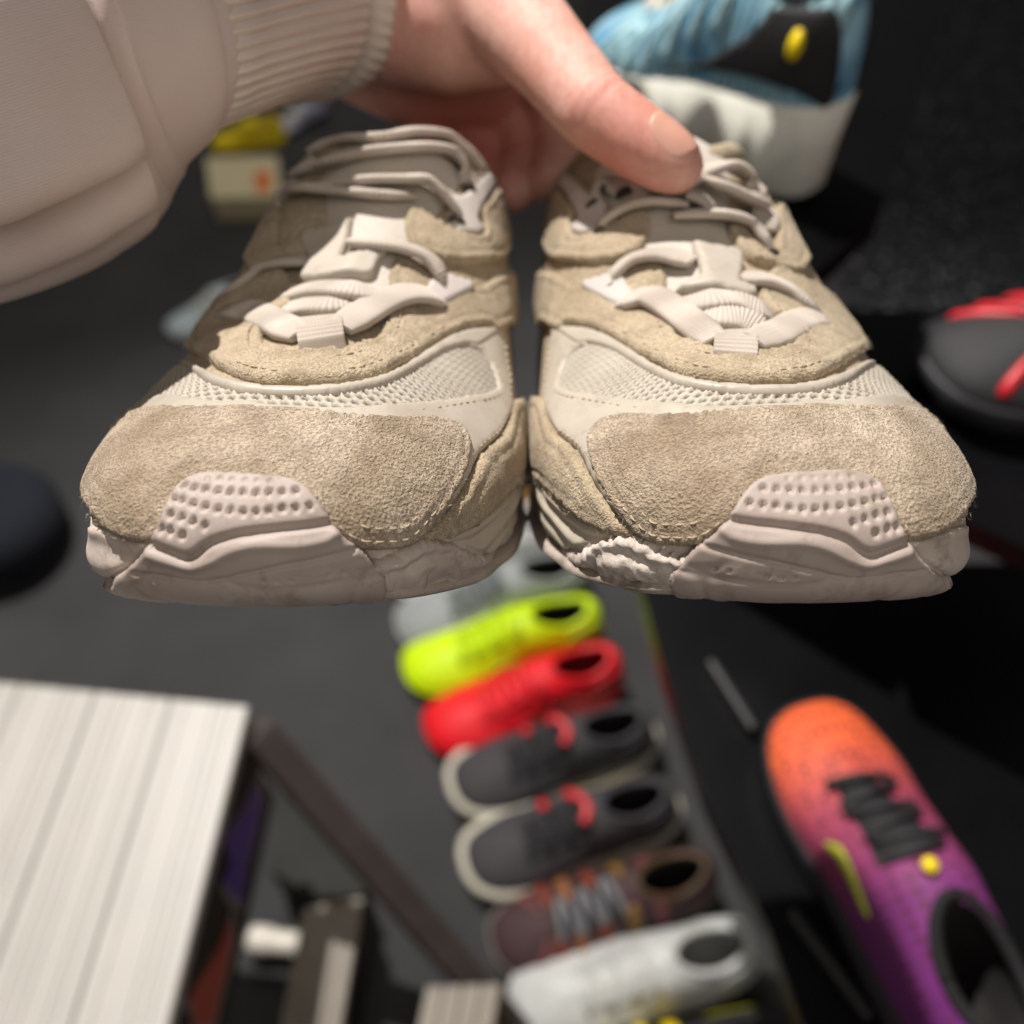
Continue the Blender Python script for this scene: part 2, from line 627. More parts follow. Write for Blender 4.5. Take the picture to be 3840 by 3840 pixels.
# ---------------------------------------------------------------- outlines of the pattern pieces, measured on the photograph
TOE = [(195, 172), (350, 178), (530, 168), (760, 168), (900, 178), (1100, 192), (1300, 208), (1500, 205), (1595, 228), (1640, 290), (1645, 350), (1622, 430),
       (1570, 530), (1500, 620), (1430, 690), (1370, 716), (1250, 726), (1180, 712), (1115, 672), (1060, 605), (1010, 545), (950, 505), (870, 490), (760, 482), (640, 477), (575, 482), (525, 502), (488, 540), (455, 600), (425, 655), (380, 700), (260, 684), (190, 640), (132, 570),
       (108, 480), (112, 380), (130, 280), (155, 200)]
BUMP = [(150, 862), (215, 834), (280, 796), (330, 745), (370, 695), (410, 630), (440, 560), (475, 500), (520, 465), (570, 446), (640, 440), (760, 445), (880, 455),
        (955, 470), (1010, 503), (1050, 553), (1090, 610), (1130, 660), (1180, 692), (1215, 716), (1240, 740), (1262, 770), (1290, 805), (1312, 850), (1310, 882), (1400, 897),
        (1480, 912), (1450, 930), (1300, 940), (1000, 932), (600, 915), (300, 895), (190, 880)]
GROOVES = [([(388, 703), (450, 722), (520, 742), (562, 735), (620, 702), (700, 680), (780, 668), (900, 655), (1000, 645), (1095, 630)], .0017, .00060),
           ([(385, 735), (470, 760), (545, 778), (620, 758), (700, 726), (800, 708), (960, 706), (1060, 690), (1110, 668)], -.0007, .0008),
           ([(330, 800), (420, 812), (520, 828), (640, 830), (760, 800), (900, 770), (1040, 745), (1180, 712)], .0009, .0004),
           ([(300, 862), (500, 885), (700, 893), (900, 893), (1100, 885), (1290, 878)], .0007, .0004)]
DIMPLES = [(515, 505), (555, 515), (600, 520), (648, 525), (698, 530), (748, 532), (800, 533), (850, 530), (903, 528), (955, 525),
           (475, 555), (508, 560), (552, 572), (600, 582), (650, 590), (700, 597), (750, 600), (800, 600), (850, 597), (903, 590), (955, 585), (1008, 578),
           (465, 608), (508, 618), (553, 632), (600, 645), (430, 655), (465, 662), (512, 675),
           (605, 478), (655, 480), (705, 482), (755, 485), (805, 487), (855, 488)]
SMALLD = [(830, 830), (880, 830), (935, 828), (1080, 805), (1135, 800)]
MESHP = [(215, 1040), (222, 980), (248, 910), (298, 862), (350, 848), (420, 868), (520, 930), (640, 1000), (760, 1036), (900, 1055), (1050, 1062), (1180, 1056), (1290, 1040),
         (1380, 1000), (1450, 945), (1500, 950), (1580, 980), (1650, 1030), (1710, 1090), (1730, 1085), (1600, 1092), (1400, 1095), (1200, 1108), (1000, 1124), (800, 1125), (600, 1107),
         (450, 1090), (300, 1068), (235, 1050)]
OVER = ([R3(*p) for p in [(205, 795), (188, 880), (176, 980), (170, 1060)]] +
        [R4(*p) for p in [(170, 130), (182, 172), (215, 240), (270, 290), (315, 340), (352, 420), (412, 510), (480, 590), (545, 650), (640, 640), (700, 500), (900, 300), (1500, 262), (1770, 235),
                          (1750, 108), (1600, 112), (1400, 112), (1200, 126), (1000, 142), (800, 143), (600, 124), (450, 108), (300, 86), (238, 68)]] +
        [R3(*p) for p in [(226, 1020), (234, 975), (258, 918), (302, 876), (345, 862), (300, 835), (255, 808)]])
PIPING = [R3(*p) for p in [(215, 798), (300, 792), (380, 812), (470, 860), (560, 922), (660, 977), (780, 1014), (920, 1032), (1060, 1037), (1200, 1027), (1300, 1002), (1380, 967),
                           (1432, 935), (1468, 946), (1392, 1004), (1300, 1044), (1180, 1066), (1050, 1072), (900, 1066), (760, 1046), (640, 1012), (520, 944), (420, 884), (345, 862), (290, 860)]]
VAMP = [(80, 600), (100, 720), (150, 780), (205, 797), (260, 780), (340, 792), (430, 832), (520, 890), (640, 955), (760, 995), (900, 1018), (1050, 1018), (1180, 1005), (1280, 975),
        (1350, 935), (1430, 885), (1440, 830), (1380, 760), (1310, 690), (1240, 640), (1150, 590), (1070, 560), (1010, 620), (1002, 660), (1040, 720), (1100, 760), (1135, 800), (1150, 840), (1120, 880),
        (1020, 902), (900, 888), (830, 880), (715, 850), (668, 790), (645, 700), (646, 600), (630, 540), (590, 522), (540, 535), (490, 585), (420, 598), (330, 630), (250, 600), (170, 560)]
EYE_A = [(80, 320), (110, 270), (180, 245), (250, 262), (288, 310), (276, 390), (300, 425), (360, 420), (430, 382), (500, 332), (550, 310), (578, 350), (578, 420), (545, 480), (470, 515), (380, 528),
         (300, 528), (220, 520), (188, 490), (172, 430), (140, 390), (85, 385)]
EYE_B = [(880, 390), (940, 372), (1000, 400), (1055, 470), (1075, 450), (1070, 320), (1100, 310), (1150, 430), (1200, 520), (1180, 570), (1120, 575), (1060, 548), (990, 530), (940, 500), (905, 440)]
GREY_A = [(318, 634), (380, 602), (462, 590), (505, 640), (535, 700), (475, 724), (400, 692)]
GREY_B = [(180, 240), (230, 215), (320, 230), (395, 270), (405, 330), (370, 410), (310, 420), (278, 392), (290, 310)]
RAND = [(96, 120), (168, 116), (182, 178), (215, 248), (270, 298), (312, 345), (352, 425), (412, 515), (482, 600), (535, 650), (430, 642), (330, 592), (240, 512), (170, 452), (110, 410), (92, 290)]
PLATE = [(120, 430), (170, 460), (240, 518), (330, 594), (430, 642), (410, 664), (335, 690), (250, 690), (195, 650), (110, 610), (100, 500)]
FOAM = [(100, 590), (150, 610), (195, 645), (250, 690), (330, 700), (420, 660), (520, 645), (572, 662), (640, 700), (720, 722), (800, 690), (880, 740), (935, 790), (840, 832), (700, 822), (600, 832),
        (500, 838), (430, 822), (300, 792), (150, 775), (95, 720)]
LIP_A = [(90, 770), (150, 785), (300, 815), (440, 848), (475, 868), (400, 880), (280, 866), (150, 830), (90, 800)]
LIP_B = [(490, 876), (520, 858), (600, 846), (720, 840), (840, 834), (900, 808), (950, 798), (1000, 850), (900, 905), (700, 905), (560, 898)]
CORNER = [(60, 640), (130, 636), (180, 650), (230, 682), (300, 692), (372, 697), (325, 752), (270, 800), (205, 834), (140, 846), (80, 810), (50, 720)]

def px_chart(pts):
    return np.array([to_chart(trace(*p)) for p in pts])
def scallop(S, uv, d, N):
    return 0.00018 * pnoise(S, 160) + 0.00035 * pnoise(S, 45, 3.0)
def toe_disp(S, uv, d, N):
    g = -0.00045 * np.exp(-((d - .0022) / .0004) ** 2) - 0.00035 * np.exp(-((d - .0048) / .0004) ** 2)
    return g + 0.00016 * pnoise(S, 300) + 0.0006 * pnoise(S, 40, 3.0)
def vamp_disp(S, uv, d, N):
    return -0.0004 * np.exp(-((d - .0030) / .0005) ** 2) + 0.0002 * pnoise(S, 260) + 0.0006 * pnoise(S, 70, 7.0)
def bump_disp(S, uv, d, N):
    h = 0.00010 * pnoise(S, 220) + 0.0002 * pnoise(S, 60, 2) - 0.0004 * np.exp(-(pnoise(S * np.array([.5, 1, 3]), 60, 4) / .05) ** 2) * np.clip((.010 - S[:, 2]) / .006, 0, 1)
    for pts, depth, wdt in GROOVES:
        path = np.array([trace(*L2(*p)) for p in pts])
        dd = seg_dist(S, catmull(path, n=6))
        h -= depth * np.exp(-(dd / wdt) ** 2)
    # the block below the first groove stands a little proud
    for pts, rad, dep in ((DIMPLES[:29], .00086, .0011), (DIMPLES[29:], .00052, .0005), (SMALLD, .0005, .0004)):
        for p in pts:
            c = trace(*L2(*p))
            r = np.linalg.norm(S - c, axis=1)
            h -= dep * np.clip(1 - (r / rad) ** 4, 0, 1) + 0
    return h
HOLE = {}
def mesh_disp(S, uv, d, N):
    pu, pv = .0021, .00135
    u, v = uv[:, 0] + uv[:, 1] * 0.12, uv[:, 1]
    row = np.round(v / pv)
    uu = u - (row % 2) * pu / 2
    du = uu - np.round(uu / pu) * pu
    dv = v - row * pv
    x = (du + dv * 0.7) / (pu * 0.34)
    y = dv / (pv * 0.33)
    hole = np.exp(-(x ** 2 + y ** 2) ** 1.5)
    HOLE['h'] = hole * np.clip(d / .0012, 0, 1)
    cord = 0.00022 * np.cos(2 * math.pi * (u + 0.5 * v) / (pu / 2))
    return cord - 0.0007 * hole + 0.0002 * pnoise(S, 50)
def foam_disp(seed, amp):
    def f(S, uv, d, N):
        a = pnoise(S, 90, seed)
        b = pnoise(S, 260, seed + 5)
        c = np.abs(pnoise(S * np.array([1, 1, 2.4]), 190, seed + 9))
        wave = 0.0006 * np.sin(d * 2 * math.pi / .0042 + 2.2 * a) * np.clip(d / .002, 0, 1)
        return wave + amp * (0.0007 * a + 0.0004 * b - 0.0011 * np.clip(0.10 - c, 0, 1) / 0.10)
    return f
def flow_disp(seed, k=2):
    def f(S, uv, d, N):
        ph = S[:, 2] * 900 + 6 * pnoise(S, 40, seed)
        return 0.0006 * np.sin(ph * k) + 0.0003 * pnoise(S, 120, seed)
    return f

PIECES = []     # name, verts, faces, uv, material, extra sub-parts [(name, verts, faces, material, kind)]
def fibres(bpoly, met, count, height, length, seed, inner=0.0):
    r = np.random.default_rng(seed)
    P = resample(bpoly, .0005 / met, closed=True)
    T = nrm(np.roll(P, -1, 0) - np.roll(P, 1, 0))
    N2 = np.column_stack([-T[:, 1], T[:, 0]])
    a = np.sum(P[:, 0] * np.roll(P[:, 1], -1) - np.roll(P[:, 0], -1) * P[:, 1])
    if a < 0:
        N2 = -N2
    ii = r.integers(0, len(P), count)
    Q = P[ii] + N2[ii] * (r.random((count, 1)) ** 2 * inner / met)
    S = surf(Q)
    O = nrm(S - OC)
    V, F = [], []
    for p, o in zip(S, O):
        dv = nrm(o * r.uniform(.3, 1) + r.normal(0, .6, 3))
        side = nrm(np.cross(dv, r.normal(0, 1, 3)))
        L = length * r.uniform(.4, 1.2)
        w = .00005
        b = p + o * height
        mid = b + dv * L * .5 + r.normal(0, L * .12, 3)
        tip = b + dv * L + r.normal(0, L * .2, 3)
        k = len(V)
        V += [b - side * w, b + side * w, mid + side * w * .8, mid - side * w * .8, tip]
        F += [(k, k + 1, k + 2, k + 3), (k + 3, k + 2, k + 4)]
    return np.array(V), F
def piece(name, chart, mat, step, off, thick, edge=.0015, disp=None, stitches=(), fib=0, fray=0.0, seed=0, fib_in=.003, keep_hole=False, only=None):
    W, F, uv, bp, met = patch(chart, step, off, thick, edge, disp, fray=fray, seed=seed, skirt=max(.0016, off + .0004))
    sub = []
    for k, (inset, hh) in enumerate(stitches):
        v, f = stitch_line(bp, met, inset, off + thick + hh, seed=seed + k)
        sub.append(('stitching', v, f, M_THREAD))
    if fib:
        v, f = fibres(bp, met, fib, off + thick - .0003, .0013, seed + 7, fib_in)
        sub.append(('loose_fibres', v, f, M_FIBRE))
    hole = None
    if keep_hole:
        hole = np.zeros(len(W))
        hole[:len(HOLE['h'])] = HOLE['h']
    PIECES.append((name, W, F, uv, mat, sub, hole, only))

piece('vamp_mesh', px_chart([R3(*p) for p in MESHP]), M_MESH, .00042, .0008, .0006, .0008, mesh_disp, keep_hole=True)
piece('overlay', px_chart(OVER), M_SYN, .0010, .0010, .0010, .0008, scallop, stitches=((.0016, .0),))
piece('piping', px_chart(PIPING), M_SYN, .0007, .0012, .0013, .0013, None)
piece('toe_cap', px_chart([L2(*p) for p in TOE]), M_SUEDE, .0009, .0016, .0015, .0010, toe_disp, stitches=((.0022, -.0001), (.0048, -.0001)), fib=500, fray=.00012, seed=3)
piece('vamp_suede', px_chart([R3(*p) for p in VAMP]), M_SUEDE2, .0010, .0014, .0015, .0010, vamp_disp, stitches=((.0030, .0),), fib=900, fray=.00018, seed=5)
piece('eyestay', px_chart([R3(*p) for p in EYE_A]), M_SUEDE2, .0010, .0016, .0015, .0010, vamp_disp, fib=300, fray=.00018, seed=6)
piece('eyestay', px_chart([R3(*p) for p in EYE_B]), M_SUEDE2, .0010, .0016, .0015, .0010, vamp_disp, fib=250, fray=.00018, seed=8)
piece('eyelet_patch', px_chart([R3(*p) for p in GREY_A]), M_GREY, .0010, .0026, .0010, .0008)
piece('eyelet_patch', px_chart([R3(*p) for p in GREY_B]), M_GREY, .0010, .0020, .0010, .0008)
piece('side_rand', px_chart([R4(*p) for p in RAND]), M_SUEDE2, .0009, .0012, .0016, .0014, vamp_disp, fib=700, fray=.00022, seed=11, fib_in=.006)
piece('side_plate', px_chart([R4(*p) for p in PLATE]), M_PLATE, .0007, .0004, .0012, .0012, flow_disp(2, 1.2))
piece('midsole_foam', px_chart([R4(*p) for p in FOAM]), M_CRACK, .0006, .0008, .0024, .0024, foam_disp(4, 0.38), fray=.0003, seed=13, only='R')
piece('midsole_foam', px_chart([R4(*p) for p in FOAM]), M_FOAM, .0006, .0008, .0024, .0024, foam_disp(14, 0.25), fray=.0002, seed=23, only='L')
piece('midsole_corner', px_chart([L2(*p) for p in CORNER]), M_FOAM, .0008, .0002, .0016, .0020, flow_disp(5, .8), seed=16)
piece('toe_bumper', px_chart([L2(*p) for p in BUMP]), M_RUB, .00045, .0015, .0024, .0012, bump_disp, fray=.00005, seed=17)

# ---------------------------------------------------------------- shell, sole, collar, tongue
def above(x, y):
    h = BASE.ray_cast(Vector((x, y, .3)), Vector((0, 0, -1)))
    return np.array(h[0]) if h[0] is not None else np.array((x, y, .06))
OPC = (0.008, .208, .030, .062)          # collar opening: centre x, y, half width, half length
def in_opening(p):
    return ((p[0] - OPC[0]) / OPC[2]) ** 2 + ((p[1] - OPC[1]) / OPC[3]) ** 2 < 1 and p[2] > .05
def shell():
    skip = lambda i, j: in_opening(GRID[i, j])
    F = grid_faces(_nr, _nc, NSOLE - 1, None, skip)
    return BV, F
def sole_band():
    rows = []
    nn = np.column_stack([OUTN, np.zeros(len(OUTN))])
    for i in range(NSOLE + 2):
        t = i / (NSOLE + 1)
        rows.append(GRID[i] + nn * (0.0010 * math.sin(math.pi * min(1, t * 1.02)) + 0.0002) + nn * 0.0006 * np.sin(6 * t)[..., None] if False else GRID[i] + nn * (0.0012 * math.sin(math.pi * t) + .0001))
    rows.append(GRID[NSOLE + 1] - nn * .003)
    R = np.array(rows)
    return R.reshape(-1, 3), grid_faces(R.shape[0], R.shape[1])
def outsole():
    """tread sheet with a lip that stands out below the foam, peeling a little on the outer side"""
    nc = len(OUTC)
    y0 = OUTC[:, 1]
    lat = np.clip((OUTC[:, 0] - .012) / .02, 0, 1) * np.clip((.16 - y0) / .05, 0, 1)
    wob = np.array([noise.noise(Vector((p[0] * 70, p[1] * 70, 3))) for p in OUTC])
    nn = OUTN
    rows = []
    for f, dz, o in ((1.0, .0062, -.004), (1.0, .0058, .0006), (1.0, .0046, .0026), (1.0, .0022, .0034), (1.0, .0004, .0022), (.985, -.0016, .0), (.90, -.003, 0), (.6, -.0012, 0), (.0, -.001, 0)):
        xy = GRID[0][:, :2] * f + np.column_stack([np.zeros(nc), np.clip(GRID[0][:, 1], .03, .26)]) * (1 - f)
        out = o * (1 + .5 * lat) + (wob * .0009 * lat if o > 0 else 0) + (.0035 * lat if o > 0 else 0)
        xy = xy + nn * np.broadcast_to(out, (nc,))[:, None]
        rows.append(np.column_stack([xy, zbot(xy[:, 1]) + dz * (1 - .35 * lat) - .0010 * lat * (o > 0)]))
    R = np.array(rows)[::-1]
    return R.reshape(-1, 3), grid_faces(R.shape[0], nc)
def collar():
    a = np.linspace(0, 2 * math.pi, 90)
    C = np.array([above(OPC[0] + OPC[2] * 1.02 * math.cos(q), OPC[1] + OPC[3] * 1.02 * math.sin(q)) for q in a])
    for _ in range(4):
        C[1:-1] = (C[:-2] + 2 * C[1:-1] + C[2:]) / 4
    C[-1] = C[0]
    U = np.tile([0, 0, 1.0], (len(C), 1))
    return tube(C - np.array([0, 0, .002]), U, .0045, .0045, ring=12, step=.004, power=2)
def lining():
    a = np.linspace(0, 2 * math.pi, 60, endpoint=False)
    rows = []
    for f, z in ((1.0, None), (1.06, .055), (1.05, .03), (.9, .012), (0.0, .010)):
        r = []
        for q in a:
            x, y = OPC[0] + OPC[2] * f * math.cos(q), OPC[1] + OPC[3] * f * math.sin(q)
            r.append(above(x, y) + np.array([0, 0, .001]) if z is None else np.array([x, y, z]))
        rows.append(r)
    R = np.array(rows)
    return R.reshape(-1, 3), [f[::-1] for f in grid_faces(R.shape[0], R.shape[1])]
def tongue():
    V, F = [], []
    ys = np.linspace(.078, .152, 36)
    nx = 17
    for side in (0, 1):
        for y in ys:
            f = (y - .078) / .074
            cx, cz = spine(y)
            hw = .018 + .008 * f
            for k in range(nx):
                q = -1 + 2 * k / (nx - 1)
                z = cz - .0005 + .004 * max(0, f - .6) - (.008 + .004 * f) * q * q * 1.2
                th = .0026 * math.sqrt(max(0, 1 - q ** 4)) * (0.4 + f) * math.sqrt(max(0, min(1, (1.02 - f) * 12)))
                V.append((cx + q * hw, y + .0 * q, z + (th if side == 0 else -.002)))
    ny = len(ys)
    for s_ in (0, 1):
        o = s_ * ny * nx
        for i in range(ny - 1):
            for k in range(nx - 1):
                f = (o + i * nx + k, o + i * nx + k + 1, o + (i + 1) * nx + k + 1, o + (i + 1) * nx + k)
                F.append(f if s_ == 0 else f[::-1])
    for i in range(ny - 1):
        for k in (0, nx - 1):
            a, b = i * nx + k, (i + 1) * nx + k
            F.append((a, b, b + ny * nx, a + ny * nx))
    for k in range(nx - 1):
        a = (ny - 1) * nx + k
        F.append((a, a + 1, a + 1 + ny * nx, a + ny * nx))
    return np.array(V), F

# ---------------------------------------------------------------- laces, each shoe tied its own way (photo point, lift in mm)
LACES = {'R': (R3, [
    [(455, 690, 0), (500, 668, 4), (580, 655, 6), (670, 705, 6), (760, 775, 6), (840, 835, 4)],
    [(995, 838, 4), (1100, 800, 6), (1190, 752, 6), (1260, 750, 4), (1305, 815, 0)],
    [(690, 715, 1), (740, 690, 4), (830, 668, 6), (930, 675, 6), (1010, 705, 5), (1060, 735, 2)],
    [(770, 745, 2), (860, 735, 3), (950, 750, 3), (1030, 785, 2)],
    [(415, 612, 0), (445, 552, 4), (520, 500, 6), (630, 488, 6), (750, 520, 4)],
    [(935, 585, 4), (1040, 588, 6), (1130, 622, 6), (1195, 668, 5), (1250, 720, 2)],
    [(372, 392, 0), (420, 335, 4), (500, 290, 6), (600, 272, 7), (730, 290, 5)],
    [(672, 330, 6), (780, 322, 8), (900, 330, 8), (985, 362, 7), (1040, 420, 5), (1065, 480, 1)],
    [(345, 290, 0), (352, 240, 3), (385, 200, 4), (440, 195, 3), (470, 240, 1)],
    [(560, 210, 6), (680, 215, 9), (790, 160, 12), (900, 130, 12), (985, 190, 9), (1010, 260, 5)],
    [(735, 245, 8), (790, 270, 9), (830, 310, 7)],
    [(790, 180, 13), (880, 215, 14), (960, 260, 11), (1030, 300, 6), (1045, 390, 2)]]),
    'L': (L5, [
    [(25, 1300, 0), (70, 1235, 4), (200, 1225, 6), (330, 1280, 6), (450, 1340, 6), (530, 1372, 4)],
    [(770, 1335, 4), (900, 1250, 6), (1050, 1165, 7), (1180, 1128, 7), (1300, 1140, 5), (1380, 1190, 0)],
    [(420, 1150, 2), (600, 1102, 5), (800, 1100, 6), (950, 1128, 6), (1070, 1140, 3)],
    [(415, 1235, 1), (560, 1202, 3), (700, 1192, 3), (860, 1190, 2)],
    [(40, 1180, 0), (170, 1075, 4), (300, 965, 6), (450, 930, 6), (590, 935, 4)],
    [(830, 815, 4), (1000, 828, 6), (1150, 850, 7), (1280, 900, 7), (1370, 1000, 5), (1395, 1090, 0)],
    [(255, 740, 0), (340, 620, 4), (430, 525, 6), (560, 490, 7), (800, 510, 7), (1000, 530, 6), (1200, 540, 3)],
    [(600, 500, 4), (800, 462, 6), (990, 440, 8), (1150, 438, 9), (1290, 440, 9), (1390, 520, 7), (1450, 600, 5), (1475, 690, 0)],
    [(400, 440, 2), (500, 400, 5), (700, 340, 8), (900, 282, 10), (1100, 252, 11), (1300, 242, 11), (1440, 275, 9), (1530, 380, 6), (1545, 490, 1)],
    [(380, 270, 3), (560, 222, 8), (800, 205, 11), (1000, 190, 14), (1200, 152, 15), (1400, 150, 14), (1560, 195, 10), (1700, 300, 4)]])}
WEB = {'R': [R3(*p) for p in ((835, 785), (1003, 778), (1010, 905), (832, 888))], 'L': [L5(*p) for p in ((502, 1262), (782, 1238), (790, 1398), (512, 1445))]}
TAB = {'R': [R3(*p) for p in [(745, 476), (800, 486), (925, 510), (930, 600), (924, 640), (985, 668), (960, 690), (700, 668), (725, 645), (778, 615), (768, 545)]],
       'L': [L5(*p) for p in [(556, 880), (568, 790), (690, 772), (840, 722), (850, 740), (830, 870), (812, 965), (1045, 905), (990, 985), (905, 1075), (560, 1095), (600, 985)]]}
def lifted(view_px, lift):
    p = trace(*view_px)
    M, s = SHOES[view_px[2]]
    o = np.array(M.inverted() @ Vector(CO)) * np.array([s, 1, 1])
    return p + nrm(o - p) * lift, p
def lace_mesh(which, pts, w=.0046, h=.0015):
    view = LACES[which][0]
    P, U = [], []
    for x, y, l in pts:
        q, p = lifted(view(x, y), (l + 1.2) / 1000)
        P.append(q)
        U.append(nrm(q - OC) * .6 + nrm(np.array([0, -.55, .83])) * .4)
    Pc = catmull(np.array(P), n=12)
    Uc = nrm(catmull(np.array(U), n=12))
    V, F = tube(Pc, Uc, w, h, ring=16, rib=.09, pitch=.0011, step=.00030, power=3.2, taper=[(0, .75), (.12, 1), (.88, 1), (1, .75)])
    n = len(V) // 16
    L = np.linalg.norm(np.diff(Pc, axis=0), axis=1).sum()
    uv = np.stack(np.meshgrid(np.linspace(0, L, n), np.linspace(0, 2 * (w + h) * 2, 16), indexing='ij'), -1).reshape(-1, 2)
    return V, F, uv
def web_mesh(which):
    q = [lifted(p, .0068)[0] for p in WEB[which]]
    nu, nv = 40, 60
    V, F = [], []
    n = nrm(np.cross(q[1] - q[0], q[3] - q[0]))
    if n @ (q[0] - OC) < 0:
        n = -n
    for j in range(nv + 1):
        v = j / nv
        for i in range(nu + 1):
            u = i / nu
            p = (q[0] * (1 - u) + q[1] * u) * (1 - v) + (q[3] * (1 - u) + q[2] * u) * v
            bow = .0012 * math.sin(math.pi * v) - .004 * max(0, (v - .86) / .14) ** 2 - .004 * max(0, (.14 - v) / .14) ** 2
            rib = .00022 * math.cos(2 * math.pi * v * 9) + .00005 * math.cos(2 * math.pi * u * 14)
            V.append(p + n * (bow + rib))
    for j in range(nv):
        for i in range(nu):
            a = j * (nu + 1) + i
            F.append((a, a + 1, a + nu + 2, a + nu + 1))
    m = len(V)
    V += [p - n * .0014 for p in V]
    F += [tuple(i + m for i in f[::-1]) for f in F]
    ring = [i for i in range(nu + 1)] + [j * (nu + 1) + nu for j in range(1, nv + 1)] + [nv * (nu + 1) + i for i in range(nu - 1, -1, -1)] + [j * (nu + 1) for j in range(nv - 1, 0, -1)]
    for a, b in zip(ring, ring[1:] + ring[:1]):
        F.append((b, a, a + m, b + m))
    return np.array(V), F

def build_sneaker(which, label):
    M, s = SHOES[which]
    root = empty('sneaker', M, label, 'sneaker', 'worn pair of beige sneakers')
    def put(name, V, F, mat, parent, uv=None, kind=None):
        V = np.asarray(V) * np.array([s, 1, 1])
        if s < 0:
            F = [tuple(f)[::-1] for f in F]
        o = obj(name, V, F, mat, parent, uv=uv)
        if kind:
            o['kind'] = kind
        return o
    for nm, fn, mat in (('upper', shell, M_SUEDE2), ('midsole', sole_band, M_FOAM), ('outsole', outsole, M_SOLE), ('collar', collar, M_SUEDE2), ('lining', lining, M_DARKIN), ('tongue', tongue, M_TONGUE)):
        V, F = fn()
        put(nm, V, F, mat, root)
    for nm, W, F, uv, mat, sub, hole, only in PIECES:
        if only and only != which:
            continue
        o = put(nm, W, F, mat, root, uv)
        if hole is not None:
            at = o.data.attributes.new('hole', 'FLOAT', 'POINT')
            at.data.foreach_set('value', hole.astype(np.float32))
        for sn, v, f, m in sub:
            put(sn, v, f, m, o, kind='stuff')
    W, F, uv, bp, met = patch(px_chart(TAB[which]), .0010, .0030, .0012, .0008, None)
    put('tongue_tab', W, F, M_SYN, root)
    for pts in LACES[which][1]:
        V, F, uv = lace_mesh(which, pts)
        lc = put('lace', V, F, M_LACE, root, uv)
        for x, y, l in (pts[0], pts[-1]):
            if l <= 1:
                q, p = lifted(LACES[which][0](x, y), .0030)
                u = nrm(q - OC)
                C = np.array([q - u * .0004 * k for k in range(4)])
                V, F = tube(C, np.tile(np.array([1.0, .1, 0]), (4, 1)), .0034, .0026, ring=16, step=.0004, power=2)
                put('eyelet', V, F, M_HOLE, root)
    V, F = web_mesh(which)
    put('lace_loop', V, F, M_LACE, root)
    return root
build_sneaker('L', 'worn beige suede sneaker on the left, partly in the shadow of the sleeve')
build_sneaker('R', 'worn beige suede sneaker on the right with the thumb resting on its laces')
# ---------------------------------------------------------------- the person holding the pair: arm with hand, sleeve and cuff
t = NT('skin')
_v = t.coords()
_b = t.noise(_v, 45, 4, 0.6)
_f = t.noise(_v, 330, 4, 0.6)
_w = t.n('ShaderNodeMapping')
_w.inputs['Scale'].default_value = (420, 60, 60)
t.l(_v, _w.inputs['Vector'])
_cr = t.n('ShaderNodeTexNoise')
_cr.inputs['Scale'].default_value = 1.0
_cr.inputs['Detail'].default_value = 3
t.l(_w.outputs[0], _cr.inputs['Vector'])
_at = t.n('ShaderNodeAttribute', attribute_name='pink')
_c = t.ramp(_b, [(0.3, lin('#cc9586')), (0.7, lin('#dab0a3'))])
_c = t.mix(_at.outputs['Fac'], _c, lin('#cc7566'))
_c = t.mix(t.ramp(_f, [(0.35, (0.25, 0.25, 0.25, 1)), (0.6, (0, 0, 0, 1))]), _c, lin('#b9725e'))
_n = t.bump(_f, 0.18, 0.0008)
_n = t.bump(_cr.outputs['Fac'], 0.35, 0.0012, _n)
M_SKIN = t.done(_c, 0.6, _n, Specular_IOR_Level=0.4)
t.b.inputs['Subsurface Weight'].default_value = 0.25
t.b.inputs['Subsurface Radius'].default_value = (0.004, 0.0016, 0.0008)
t.b.inputs['Subsurface Scale'].default_value = 1.0
M_NAIL = NT('nail').done(lin('#d09c8a'), 0.35, Specular_IOR_Level=0.5)
def cloth_mat(name, c1, c2, wave_scale, strength):
    t = NT(name)
    v = t.coords(uv=True)
    w = t.n('ShaderNodeTexWave', wave_type='BANDS', bands_direction='Y')
    w.inputs['Scale'].default_value = wave_scale
    w.inputs['Distortion'].default_value = 0.6
    w.inputs['Detail'].default_value = 1
    t.l(v, w.inputs['Vector'])
    ob = t.coords()
    c = t.ramp(t.noise(ob, 25, 4), [(0.3, c1), (0.7, c2)])
    c = t.mix(t.math('MULTIPLY', w.outputs['Fac'], 0.14), c, tuple(x * 0.55 for x in c1[:3]) + (1,))
    n = t.bump(w.outputs['Fac'], strength, 0.0005)
    n = t.bump(t.noise(ob, 900, 2), 0.25, 0.0005, n)
    m = t.done(c, 0.9, n, Specular_IOR_Level=0.1)
    t.b.inputs['Sheen Weight'].default_value = 0.15
    return m
M_SLEEVE = cloth_mat('sleeve_jersey', lin('#d2c0ba'), lin('#dccdc6'), 420, 0.2)
M_CUFF = cloth_mat('ribbed_cuff', lin('#d4c7bc'), lin('#ded3c9'), 60, 0.15)

